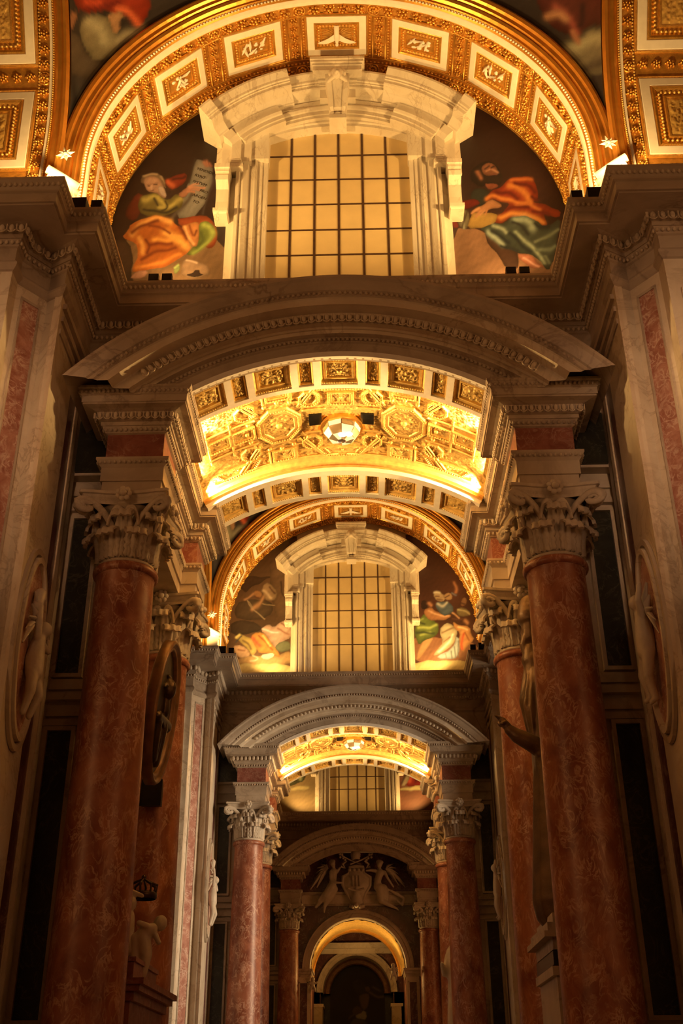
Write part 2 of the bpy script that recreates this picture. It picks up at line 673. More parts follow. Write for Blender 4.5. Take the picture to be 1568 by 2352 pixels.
def abacus_fn():
    b = MB()
    prof = [(.86, -.20), (.88, -.15), (.93, -.10), (.95, -.06), (1.0, -.05), (1.0, 0.0), (.3, 0.0)]
    out = []
    for q in range(4):
        a = q * PI / 2
        for i in range(9):
            t = -1 + 2 * i / 8
            x = .73 - .115 * (1 - t * t); y = t * .67
            if abs(t) == 1: x = .70
            out.append((x * math.cos(a) - y * math.sin(a), x * math.sin(a) + y * math.cos(a)))
    P = [[(x * s, y * s, z) for s, z in prof] for x, y in out]
    b.grid(P, False, cu=True)
    return b


def fleuron_fn():
    b = MB()
    b.sphere((.05, 0, 0), .06, 8, 6)
    for i in range(7):
        a = i * 2 * PI / 7
        b.sphere((.015, .085 * math.cos(a), .085 * math.sin(a)), .052, 7, 5, (.7, 1, 1))
    return b


def bell_fn():
    return MB().lathe([(.40, 0), (.44, .02), (.44, .06), (.39, .08), (.385, .4), (.41, .72), (.50, .9), (.56, .94)], n=28)


def shaft_fn():
    prof = [(.56, .55), (.56, .62), (.535, .68)]
    for i in range(25):
        t = i / 24
        z = .7 + (8.74 - .7) * t
        prof.append((.527 - .085 * t ** 1.7, z))
    prof += [(.45, 8.76), (.455, 8.79)]
    return MB().lathe(prof, n=44)


def base_fn():
    b = MB().box(-.72, .72, -.72, .72, 0, .18)
    return b.lathe([(.70, .18), (.74, .24), (.70, .32), (.62, .34), (.60, .42), (.63, .46), (.62, .53), (.56, .56)], n=36)


def astragal_fn():
    return MB().lathe([(.452, 8.78), (.485, 8.79), (.505, 8.83), (.505, 8.87), (.485, 8.91), (.45, 8.92), (.40, 8.92)], n=40)


def column(x, y, label, group):
    t = thing('marble_column', label, 'column', (x, y, 0), group)
    def mk(name, fn, mat):
        o = sub(name, shared('col_' + name, fn, mat), t)
        return o
    mk('base', base_fn, 'cream_marble')
    mk('shaft', shaft_fn, 'red_marble')
    mk('astragal', astragal_fn, 'red_marble')
    cap = sub('capital', shared('col_bell', bell_fn, 'capital_stone'), t, (0, 0, 8.92))
    sub('abacus', shared('col_abacus', abacus_fn, 'capital_stone'), cap, (0, 0, 1.13))
    l1 = shared('leaf_low', leaf_fn(.40, .35, .43, .10), 'capital_stone')
    l2 = shared('leaf_high', leaf_fn(.74, .33, .425, .105), 'capital_stone')
    v1 = shared('volute', volute_fn(.105, 1.6, .036, .34, .42), 'capital_stone')
    v2 = shared('helix', volute_fn(.065, 1.5, .028, .13, .34), 'capital_stone')
    fl = shared('fleuron', fleuron_fn, 'capital_stone')
    for i in range(8):
        sub('leaf', l1, cap, (0, 0, .07), (0, 0, i * PI / 4 + PI / 8))
        sub('leaf', l2, cap, (0, 0, .07), (0, 0, i * PI / 4))
    for q in range(4):
        a = q * PI / 2
        sub('fleuron', fl, cap, (.66 * math.cos(a), .66 * math.sin(a), 1.05), (0, 0, a))
        for s in (-1, 1):
            # corner scrolls leave the bell beside the face centre and run out to the corner
            px, py = .44, s * .18
            tx, ty = .66, s * .60
            ang = math.atan2(ty - py, tx - px)
            sub('volute', v1, cap, (px * math.cos(a) - py * math.sin(a), px * math.sin(a) + py * math.cos(a), .55), (0, 0, a + ang), (1.35, 1, 1))
            sub('helix', v2, cap, (.52 * math.cos(a) - s * .24 * math.sin(a), .52 * math.sin(a) + s * .24 * math.cos(a), .56), (0, 0, a - s * PI / 2), (1.0, 1, 1))
    return t


# ---- main build of one unit
def mirror_path(p):
    return [(-x, y) for x, y in reversed(p)]


PIER_L = [(-8.5, 13.2), (-5.12, 13.2), (-5.12, 13.5), (-4.76, 13.96), (-4.47, 13.8), (-4.5, YW)]
PIER_LS = [(-8.5, 13.2), (-5.0, 13.2), (-5.0, 13.88), (-4.5, 13.88), (-4.5, YW)]


def cornice_parts(parent, tag, path_low, path_sq, detail, key):
    part('entablature', lambda: sweep_plan(path_low, [(0, 13.2), (.03, 13.22), (.08, 13.28), (.08, 13.33), (.03, 13.40), (.02, 13.42), (.02, 13.66), (.05, 13.68), (.09, 13.80), (.11, 13.80),
                                                          (.11, 13.88), (.14, 13.90), (.16, 14.02), (.26, 14.04)]), 'grey_marble', parent, key + 'ent')
    part('corona', lambda: sweep_plan(path_sq, [(.0, 14.03), (.58, 14.04), (.58, 14.07), (.62, 14.07), (.62, 14.24), (.66, 14.26), (.66, 14.29), (.70, 14.36), (.75, 14.42), (.75, ZC), (0, ZC)]), 'grey_marble', parent, key + 'cor')
    egg = shared('egg', egg_mesh, 'cream_marble')
    for off, z, sc, pth, step, nm in ((.17, 13.955, .115, path_low, .155, 'egg_moulding'), (.70, 14.365, .06, path_sq, .085, 'leaf_moulding'), (.085, 13.735, .055, path_low, .09, 'carved_band')):
        pts = [p for p in plan_points(pth, off, step) if abs(p[0]) < 6.6]
        if detail and nm == 'egg_moulding':
            for x, y, a in pts:
                inst('egg', egg, parent, (x, y, z), (0, 0, a), (sc, sc, sc))
        else:
            def fn(pts=pts, sc=sc, z=z, nm=nm):
                b = MB()
                for x, y, a in pts:
                    b.sphere((x, y, z), sc * .55, 6, 4, (1, 1, 1.3))
                return b
            part(nm, fn, 'cream_marble', parent, key + nm, 'stuff')


def piers(u, detail):
    for s, side in ((-1, 'left'), (1, 'right')):
        w = thing('wall_' + side, None, None, (s * 4.8, 14.5, 0), kind='structure')
        lo = PIER_L if s < 0 else mirror_path(PIER_L)
        sq = PIER_LS if s < 0 else mirror_path(PIER_LS)
        # shaft of the pier, extruded from its plan
        def shaft(lo=lo):
            b = MB(); P = [[(x, y, 0) for x, y in lo], [(x, y, 13.25) for x, y in lo]]
            P = [[(x, y, z) for z in (0, 13.25)] for x, y in lo]
            return b.grid(P)
        part('pier_shaft', shaft, 'cream_marble', w, 'pier_shaft' + side)
        cornice_parts(w, side, lo, sq, detail, 'pier' + side)
        # inlaid panel on the canted face
        ax, ay, bx, by = s * -5.12 * -1, 13.5, s * 4.76, 13.96
        p0 = Vector((s * 5.12, 13.5, 0)); p1 = Vector((s * 4.76, 13.96, 0))
        d = (p1 - p0).normalized(); nrm = Vector((-s * .787, -.617, 0))
        def canted(lo_, hi_, o_in, o_out, t0, t1):
            def fn():
                b = MB(); a = p0.lerp(p1, t0); c = p0.lerp(p1, t1)
                q = [a + nrm * o_in, c + nrm * o_in, c + nrm * o_out, a + nrm * o_out]
                vs = [(v.x, v.y, lo_) for v in q] + [(v.x, v.y, hi_) for v in q]
                return b.add(vs, [(0, 1, 2, 3), (7, 6, 5, 4), (0, 4, 5, 1), (1, 5, 6, 2), (2, 6, 7, 3), (3, 7, 4, 0)])
            return fn
        part('inlay_panel', canted(1.6, 12.95, -.02, .006, .22, .74), 'rose_panel_marble', w, 'inlay' + side)
        part('panel_frame', canted(1.6, 12.97, -.02, .022, .74, .80), 'grey_marble', w, 'inlayf' + side)
        part('panel_frame', canted(1.6, 12.97, -.02, .022, .16, .22), 'grey_marble', w, 'inlayf2' + side)
        part('panel_frame', canted(12.95, 13.0, -.02, .022, .16, .80), 'grey_marble', w, 'inlayf3' + side)
        # panelled front pilaster beyond the cant
        def pil():
            b = MB()
            b.box(s * 5.30, s * 5.36, 13.15, 13.22, 2, 12.6); b.box(s * 6.3, s * 6.36, 13.15, 13.22, 2, 12.6); b.box(s * 5.36, s * 6.3, 13.15, 13.22, 12.54, 12.6)
            return b
        part('pilaster_frame', pil, 'cream_marble', w, 'pilfr' + side)
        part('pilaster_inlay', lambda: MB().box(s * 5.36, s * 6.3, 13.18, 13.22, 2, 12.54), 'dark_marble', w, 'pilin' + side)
        # jamb: coloured field, strips, medallion
        x = s * 4.485
        def strip(y0, y1, z0, z1, proud):
            return lambda: MB().box(s * 4.6, s * (4.5 - proud), y0, y1, z0, z1)
        part('jamb_field', strip(13.92, 15.46, 0, 13.2, .012), 'purple_marble', w, 'jf' + side)
        part('jamb_strip', strip(15.28, 15.44, 0, 13.2, .035), 'cream_marble', w, 'js1' + side)
        part('jamb_strip', strip(13.84, 13.90, 0, 13.2, .03), 'cream_marble', w, 'js2' + side)
        part('jamb_strip', strip(15.5, 15.68, 0, 13.2, .03), 'grey_marble', w, 'js3' + side)
        for z0, z1, pr in ((12.5, 12.6, .05), (12.75, 12.85, .07), (13.0, 13.1, .09)):
            part('jamb_moulding', strip(13.9, 15.68, z0, z1, pr), 'grey_marble', w, 'jm%s%s' % (z0, side))


def putto_medallions(u):
    if u > 1: return
    for s, side in ((-1, 'left'), (1, 'right')):
        c = (s * 4.47, 14.42, 7.35)
        t = thing('oval_medallion', 'oval marble medallion with a winged child carved on the %s pier before the %s portal' % (side, UNIT_WORD[u]), 'medallion', c)
        def ell(a, b_, x0, x1, a2, b2):
            def fn():
                b = MB(); P = []
                for i in range(48):
                    q = 2 * PI * i / 48
                    cy, sz = math.cos(q), math.sin(q)
                    P.append([(c[0] - s * x0, c[1] + cy * a, c[2] + sz * b_), (c[0] - s * x1, c[1] + cy * (a * .97 + a2 * .03), c[2] + sz * (b_ * .97 + b2 * .03)),
                              (c[0] - s * x1, c[1] + cy * (a * .2 + a2 * .8), c[2] + sz * (b_ * .2 + b2 * .8)), (c[0] - s * x0, c[1] + cy * a2, c[2] + sz * b2)])
                return b.grid(P, False, cu=True)
            return fn
        part('outer_ring', ell(.66, 1.52, 0, .05, .56, 1.40), 'grey_marble', t, 'mo' + side)
        part('inner_ring', ell(.56, 1.38, 0, .09, .48, 1.26), 'cream_marble', t, 'mi' + side)
        def disc():
            b = MB()
            ring = [(c[0] - s * .03, c[1] + .5 * math.cos(2 * PI * i / 40), c[2] + 1.3 * math.sin(2 * PI * i / 40)) for i in range(40)]
            return b.add(ring + [(c[0] - s * .03, c[1], c[2])], [(i, (i + 1) % 40, 40) for i in range(40)])
        part('field', disc, 'rose_panel_marble', t, 'mf' + side)
        X = lambda d, y, z: (c[0] - s * d, c[1] + y, c[2] + z)
        if s > 0:
            caps = [(X(.2, .05, .55), .125, X(.2, .05, .55), .125), (X(.16, .06, .38), .10, X(.15, .08, .05), .14), (X(.15, .08, .05), .14, X(.17, .05, -.2), .13),
                    (X(.17, .12, .36), .06, X(.2, .22, .12), .05), (X(.2, .22, .12), .05, X(.2, .1, .0), .04), (X(.17, -.02, .34), .06, X(.24, -.16, .5), .05), (X(.24, -.16, .5), .05, X(.2, -.2, .72), .04),
                    (X(.17, .12, -.24), .09, X(.22, .2, -.5), .075), (X(.22, .2, -.5), .075, X(.15, .2, -.82), .05), (X(.15, .2, -.82), .045, X(.22, .22, -.86), .04),
                    (X(.17, -.02, -.25), .09, X(.2, .02, -.58), .075), (X(.2, .02, -.58), .07, X(.14, .02, -.88), .05), (X(.14, .02, -.88), .045, X(.2, .04, -.93), .04)]
        else:
            caps = [(X(.2, .1, .28), .125, X(.2, .1, .28), .125), (X(.16, .06, .12), .10, X(.15, .02, -.2), .14), (X(.15, .02, -.2), .14, X(.17, .0, -.4), .13),
                    (X(.17, .12, .1), .06, X(.24, .28, .02), .05), (X(.24, .28, .02), .05, X(.2, .34, .2), .04), (X(.17, -.06, .12), .06, X(.2, -.16, .35), .05), (X(.2, -.16, .35), .05, X(.18, -.12, .58), .04),
                    (X(.17, .08, -.44), .09, X(.24, .12, -.7), .075), (X(.24, .12, -.7), .075, X(.15, .1, -1.0), .05), (X(.17, -.06, -.44), .09, X(.2, -.14, -.72), .075), (X(.2, -.14, -.72), .07, X(.14, -.16, -1.02), .05),
                    (X(.12, -.1, .55), .07, X(.12, -.02, .8), .09)]
        sculpt('putto', caps, 'statue_marble', t, .02, 'putto' + side, 2)
        # wings and fluttering cloth
        def wing():
            b = MB()
            for k in range(5):
                q = .5 + k * .22
                b.tube([X(.10, -.05, .35 - .0 * k), X(.13, -.12 - .05 * k, .55 - .1 * k), X(.08, -.16 - .06 * k, .78 - .22 * k)], [.03, .05, .02], 6, flat=.5)
            return b
        part('wing', wing, 'statue_marble', t, 'mw' + side)


def transverse_arch(u, detail):
    """Coffered soffit of the arch in front of the lunette, with its gilt outer moulding."""
    a = thing('ceiling', None, None, (0, 14.8, 20.55), kind='structure')
    def P3(th, y, h): return ((RA - h) * math.sin(th), y, CZ + (RA - h) * math.cos(th))
    def soffit():
        b = MB(); P = []
        for i in range(81):
            t = -1 + 2 * i / 80
            th = t * PI / 2
            P.append([P3(th, YF, 0), P3(th, YW + .05, 0)])
        P = [[(-RA, YF, ZC - .1), (-RA, YW + .05, ZC - .1)]] + P + [[(RA, YF, ZC - .1), (RA, YW + .05, ZC - .1)]]
        return b.grid(P, True)
    part('soffit', soffit, 'gold_ground', a, 'soffit')
    # front archivolt: stacked gilt mouldings
    prof = [(RA, 13.92), (RA, 13.84), (RA + .02, 13.80), (RA + .05, 13.80), (RA + .07, 13.76), (RA + .12, 13.76), (RA + .14, 13.70), (RA + .18, 13.67), (RA + .21, 13.69), (RA + .23, 13.64),
            (RA + .30, 13.63), (RA + .32, 13.58), (RA + .37, 13.55), (RA + .41, 13.56), (RA + .43, 13.60), (RA + .43, 13.95)]
    def arch_mb(prof):
        b = sweep_arc(CZ, prof, -PI / 2, PI / 2, 72, smooth=False)
        for s in (-1, 1):
            b.grid([[(s * r, y, CZ) for r, y in prof], [(s * r, y, ZC - .05) for r, y in prof]])
        return b
    part('archivolt', lambda: arch_mb(prof), 'gold_moulding', a, 'archivolt')
    part('white_fillet', lambda: arch_mb([(RA - .012, 13.98), (RA - .03, 13.97), (RA - .03, 13.90), (RA - .012, 13.86), (RA + .01, 13.83)]), 'white_stucco', a, 'wfillet')
    def beads():
        b = MB(); n = 230
        for i in range(n):
            th = (-1 + 2 * (i + .5) / n) * PI / 2 * 1.12
            if abs(th) <= PI / 2:
                p = P3(th, 13.80, -.035)
            else:
                p = (math.copysign(RA + .035, th), 13.80, CZ - (abs(th) - PI / 2) * RA)
            b.sphere(p, .026, 6, 4, (1, 1, 1))
        return b
    part('bead_moulding', beads, 'white_stucco', a, 'abeads', 'stuff')
    # coffers
    def cf(th): return frame_rot(-math.sin(th), 0, -math.cos(th), math.cos(th), 0, -math.sin(th))
    white = shared('cof_white', lambda: frame_mesh(1.18, .90, [(0, -.03), (0, .035), (.012, .04), (.13, .04), (.14, .03), (.14, -.03)]), 'white_stucco')
    rim = shared('cof_rim', lambda: frame_mesh(1.30, 1.02, [(0, 0), (.01, .03), (.03, .045), (.05, .03), (.06, 0)]), 'gold')
    gold = shared('cof_gold', lambda: frame_mesh(.91, .63, [(0, .03), (.02, .04), (.05, .03), (.07, .0), (.09, -.01), (.13, -.01), (.15, .012), (.165, .012), (.17, -.01)]), 'gold')
    ground = shared('cof_ground', lambda: MB().box(-.46, .46, -.32, .32, -.03, -.006), 'gold_ground')
    teeth = shared('cof_teeth', lambda: beads_rect(.72, .44, .024, .062), 'gold_pale')
    angs = [0, 22.4, -22.4, 44.6, -44.6, 67, -67, 89.5, -89.5]
    yc = 14.68
    for i, dg in enumerate(angs):
        th = math.radians(dg)
        R = cf(th)
        c = inst('coffer', white, a, P3(th, yc, .035), R)
        sub('rim', rim, c); sub('gilt_frame', gold, c); sub('ground', ground, c); sub('leaf_border', teeth, c, (0, 0, .005))
        if dg == 0:
            # keep the bird upright for someone looking along the aisle
            sub('dove', shared('dove', dove_mesh, 'white_stucco'), c, (0, 0, 0), (0, 0, PI))
            sub('rays', shared('rays', rays_mesh, 'gold_pale'), c)
        else:
            sub('emblem', shared('emblem%d' % (i // 2), lambda i=i: figure_mesh(i // 2 + 4, .5, .3), 'white_stucco'), c, (0, 0, -.004))
    # flower clusters in two rings and in the strips between the coffers
    cl = shared('cluster', cluster_mesh, 'gold')
    ros = shared('rosette', rosette_mesh, 'gold')
    def rot_in(th): return frame_rot(-math.sin(th), 0, -math.cos(th), math.cos(th), 0, -math.sin(th))
    if u < 2:
        n = 50
        for i in range(n):
            th = math.radians(-96 + 192 * (i + .5) / n)
            near_strip = min(abs(math.degrees(th) - (q + .5) * 22.35) for q in range(-5, 5)) < 1.9
            for y, sc in ((14.09, .132), (15.48, .14)):
                zz = P3(th, y, 0) if abs(th) < PI / 2 else (math.copysign(RA, th), y, CZ - (abs(th) - PI / 2) * RA)
                inst('rosette' if near_strip else 'flower', ros if near_strip else cl, a, zz, rot_in(max(-PI / 2, min(PI / 2, th))) @ Matrix.Rotation(i * 1.3, 3, 'Z'), (sc, sc, sc * 1.15))
        for q in range(-4, 4):
            th = math.radians((q + .5) * 22.35)
            for j in range(5):
                inst('flower', cl, a, P3(th, 14.29 + j * .195, 0), rot_in(th) @ Matrix.Rotation(j * 1.1, 3, 'Z'), (.10, .10, .135))
    def ridges():
        b = MB()
        for q in range(-4, 4):
            th0 = math.radians((q + .5) * 22.35)
            for d in (-.03, .03, -.043, .043):
                th = th0 + d
                if abs(d) < .035:
                    b.tube([P3(th, 14.22, .01), P3(th, 15.2, .01)], .016, 5)
                else:
                    for j in range(15):
                        b.sphere(P3(th, 14.24 + j * .067, .012), .024, 6, 4)
        for y, r, bead in ((14.22, .02, 0), (15.22, .02, 0), (15.30, .025, 1), (15.36, .018, 0), (15.62, .02, 0), (13.99, .018, 0)):
            if bead:
                for i in range(170):
                    b.sphere(P3(math.radians(-90 + 180 * i / 169), y, .014), .03, 6, 4)
            else:
                b.tube([P3(math.radians(-90 + 180 * i / 70), y, .008) for i in range(71)], r, 5)
        # small berries filling the outer and inner friezes
        rnd = random.Random(11)
        for i in range(900):
            th = rnd.uniform(-1.6, 1.6); y = rnd.choice((rnd.uniform(14.0, 14.2), rnd.uniform(15.38, 15.62)))
            if abs(th) > PI / 2: continue
            b.sphere(P3(th, y, .01), rnd.uniform(.016, .034), 6, 4)
        return b
    part('gilt_ornament', ridges, 'gold', a, 'ridges', 'stuff')


def side_arches(u, detail):
    RS, YCS = 4.4, 9.1
    def Ps(x, s, h=0):
        if s < 1.68:
            return (x, YCS + RS - h, ZC + s)
        f = (s - 1.68) / RS
        return (x, YCS + (RS - h) * math.cos(f), CZ + (RS - h) * math.sin(f))
    smax = 1.68 + RS * PI / 2
    for sg, side in ((-1, 'left'), (1, 'right')):
        a = thing('ceiling', None, None, (sg * 6, 12, 17), kind='structure')
        def soffit(sg=sg):
            P = []
            for i in range(33):
                s = smax * 1.5 * i / 32
                P.append([Ps(sg * 4.95, s), Ps(sg * 8.2, s)])
            return MB().grid(P, True)
        part('side_arch_soffit', soffit, 'gold_ground', a, 'sas' + side)
        prof = [(4.72, .02), (4.76, .10), (4.80, .13), (4.84, .10), (4.86, .10), (4.90, .12), (4.95, .08), (4.97, .05), (5.00, .05), (5.02, 0)]
        def arch(sg=sg, prof=prof):
            P = []
            for i in range(61):
                s = smax * 1.4 * i / 60
                P.append([Ps(sg * x, s, h) for x, h in prof] + [Ps(sg * 4.72, s, -.3)])
            return MB().grid(P, False)
        part('side_archivolt', arch, 'gold_moulding', a, 'saa' + side)
        def fil(sg=sg):
            P = []
            for i in range(61):
                s = smax * 1.2 * i / 60
                P.append([Ps(sg * x, s, h) for x, h in ((5.01, .0), (5.02, .04), (5.07, .04), (5.08, 0))])
            return MB().grid(P, False)
        part('white_fillet', fil, 'white_stucco', a, 'saf' + side)
        def bd(sg=sg):
            b = MB()
            for i in range(150):
                b.sphere(Ps(sg * 5.0, .05 + i * .045, .055), .02, 5, 4)
                if i < 110:
                    b.sphere(Ps(sg * 5.26, .4 + i * .06, .015), .026, 5, 4)
            return b
        part('bead_moulding', bd, 'gold_pale', a, 'sab' + side, 'stuff')
        def rot(s):
            f = max(0, (s - 1.68) / RS)
            return frame_rot(0, -math.cos(f), -math.sin(f), 1, 0, 0)
        if u == 2: continue
        w, h = 1.5, 1.68
        white = shared('sc_white', lambda: frame_mesh(w, h, [(0, -.03), (0, .035), (.012, .04), (.16, .04), (.17, .03), (.17, -.03)]), 'white_stucco')
        gold = shared('sc_gold', lambda: frame_mesh(w - .34, h - .34, [(0, .03), (.03, .045), (.07, .03), (.10, 0), (.13, -.01), (.2, -.01), (.22, .02), (.25, .02), (.26, -.01)]), 'gold')
        rim = shared('sc_rim', lambda: frame_mesh(w + .12, h + .12, [(0, 0), (.01, .03), (.03, .045), (.05, .03), (.06, 0)]), 'gold')
        ground = shared('sc_ground', lambda: relief_mesh(w - .8, h - .8, .05, 40, 44, 5), 'gold_pale')
        bk = shared('sc_back', lambda: MB().box(-w / 2 + .17, w / 2 - .17, -h / 2 + .17, h / 2 - .17, -.04, -.008), 'gold_ground')
        teeth = shared('sc_teeth', lambda: beads_rect(w - .62, h - .62, .03, .075), 'gold_pale')
        for s in (2.1, 4.35, 6.6):
            c = inst('coffer', white, a, Ps(sg * (5.33 + w / 2), s, .085), rot(s))
            sub('gilt_frame', gold, c); sub('rim', rim, c); sub('relief', ground, c); sub('ground', bk, c); sub('leaf_border', teeth, c, (0, 0, .005))
        cl = shared('cluster', cluster_mesh, 'gold'); ros = shared('rosette', rosette_mesh, 'gold')
        for i in range(22):
            s = .25 + i * .27
            inst('flower', cl, a, Ps(sg * 5.17, s), rot(s) @ Matrix.Rotation(i * 1.3, 3, 'Z'), (.10, .10, .13))
        for s in (.95, 3.22, 5.48):
            inst('rosette', ros, a, Ps(sg * 5.17, s), rot(s), (.13, .13, .15))
            for k in range(5):
                inst('flower', cl, a, Ps(sg * (5.42 + k * .24), s + .02), rot(s) @ Matrix.Rotation(k * 1.3, 3, 'Z'), (.095, .095, .13))


def dome_shell(u):
    """Closes the bay above its four arches."""
    d = thing('ceiling', None, None, (0, 9.1, 21), kind='structure')
    def fn():
        b = MB()
        b.lathe([(4.6, 21.0), (4.6, 22.2), (4.3, 23.2), (3.6, 24.6), (2.4, 25.7), (.9, 26.2), (.01, 26.3)], (0, 9.1, 0), 32)
        return b
    part('dome', fn, 'gold_ground', d, 'dome')
    def roof():
        b = MB(); n = 48
        ring = [(4.6 * math.cos(2 * PI * i / n), 9.1 + 4.6 * math.sin(2 * PI * i / n), 21.0) for i in range(n)]
        out = []
        for i in range(n):
            a = 2 * PI * i / n; c, s = math.cos(a), math.sin(a)
            k = min(8.3 / max(abs(c), 1e-6), 8.3 / max(abs(s), 1e-6))
            out.append((k * c, 9.1 + k * s, 21.0))
        return b.grid([[p, q] for p, q in zip(ring, out)], False, cu=True)
    part('crown_slab', roof, 'dark_shell', d, 'roof')


# ---- murals
def lin(c):
    c = np.array(c, float) / 255
    return np.where(c <= .04045, c / 12.92, ((c + .055) / 1.055) ** 2.4)


TINT = np.array([1.0, .62, .24])


def chaikin(p, n=2, closed=True):
    p = [np.array(q, float) for q in p]
    for _ in range(n):
        out = []
        for i in range(len(p) if closed else len(p) - 1):
            a, b2 = p[i], p[(i + 1) % len(p)]
            out += [a * .75 + b2 * .25, a * .25 + b2 * .75]
        if not closed: out = [p[0]] + out + [p[-1]]
        p = out
    return np.array(p)


def inside(U, V, poly):
    r = np.zeros(U.shape, bool)
    n = len(poly)
    for i in range(n):
        x0, y0 = poly[i]; x1, y1 = poly[(i + 1) % n]
        if y0 == y1: continue
        c = ((y0 > V) != (y1 > V)) & (U < (x1 - x0) * (V - y0) / (y1 - y0) + x0)
        r ^= c
    return r


def paint(U, V, layers, gain, soft):
    """Colours of a painted wall, laid down layer by layer: ('p', outline, colour) areas and ('s', line, width, colour, strength) strokes."""
    rnd = np.random.RandomState(4)
    wob = soft
    Uw, Vw = U.copy(), V.copy()
    for k in range(10):
        f = rnd.uniform(.004, .03); a = rnd.rand() * 6.28; p = rnd.rand() * 6.28
        w = np.sin(f * (U * math.cos(a) + V * math.sin(a)) + p) * wob * 1.2
        Uw += w * math.sin(a + 1); Vw += w * math.cos(a * 2)
    C = np.zeros(U.shape + (3,))
    for l in layers:
        if l[0] == 'bg':
            C[:] = lin(l[1])
            # broken ground tone
            t = np.zeros(U.shape)
            for k in range(14):
                f = rnd.uniform(.002, .012); a = rnd.rand() * 6.28
                t += np.sin(f * (U * math.cos(a) + V * math.sin(a)) + rnd.rand() * 6.28)
            C *= (1 + .06 * t)[..., None].clip(.5, 1.6)
        elif l[0] == 'p':
            poly = chaikin(l[1], 1)
            m = np.zeros(U.shape)
            for du, dv in ((-soft, -soft), (soft, -soft), (soft, soft), (-soft, soft), (0, 0)):
                m += inside(Uw + du, Vw + dv, poly) / 5
            c = lin(l[2])
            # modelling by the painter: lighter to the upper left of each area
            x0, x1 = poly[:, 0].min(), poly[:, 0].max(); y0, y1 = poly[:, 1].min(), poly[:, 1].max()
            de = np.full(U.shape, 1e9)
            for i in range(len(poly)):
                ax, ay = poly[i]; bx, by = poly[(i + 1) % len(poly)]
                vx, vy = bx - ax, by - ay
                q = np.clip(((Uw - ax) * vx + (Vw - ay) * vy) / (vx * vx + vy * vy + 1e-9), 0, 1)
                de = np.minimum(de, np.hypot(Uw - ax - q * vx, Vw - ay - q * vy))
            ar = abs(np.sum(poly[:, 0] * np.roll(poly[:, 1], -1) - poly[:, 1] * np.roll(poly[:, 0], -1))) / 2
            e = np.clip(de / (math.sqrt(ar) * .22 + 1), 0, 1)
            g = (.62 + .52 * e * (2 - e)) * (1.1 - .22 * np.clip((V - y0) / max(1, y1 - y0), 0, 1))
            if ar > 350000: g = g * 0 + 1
            t = np.sin(.02 * U + .013 * V + 2.1 * np.sin(.011 * V)) * .08
            cc = c[None, None, :] * (g + t)[..., None] * .8
            C = C * (1 - m[..., None]) + cc * m[..., None]
        elif l[0] == 's':
            pts = chaikin(l[1], 2, False)
            d = np.full(U.shape, 1e9)
            for i in range(len(pts) - 1):
                ax, ay = pts[i]; bx, by = pts[i + 1]
                vx, vy = bx - ax, by - ay
                q = np.clip(((Uw - ax) * vx + (Vw - ay) * vy) / (vx * vx + vy * vy + 1e-9), 0, 1)
                d = np.minimum(d, np.hypot(Uw - ax - q * vx, Vw - ay - q * vy))
            m = np.exp(-(d / l[2]) ** 2) * (l[4] if len(l) > 4 else .8)
            C = C * (1 - m[..., None]) + lin(l[3])[None, None, :] * 1.12 * m[..., None]
    br = np.zeros(U.shape)
    for k in range(16):
        f = rnd.uniform(.03, .12); a = .9 + rnd.randn() * .5
        br += np.sin(f * (U * math.cos(a) + V * math.sin(a)) + 3 * np.sin(.01 * U + k) + rnd.rand() * 6.28)
    C = C * (1 + .016 * br)[..., None].clip(.7, 1.3)
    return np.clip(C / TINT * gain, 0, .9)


def S(w, c, *pts, k=.95): return ('s', list(pts), w, c, k)
def Pg(c, *pts): return ('p', list(pts), c)


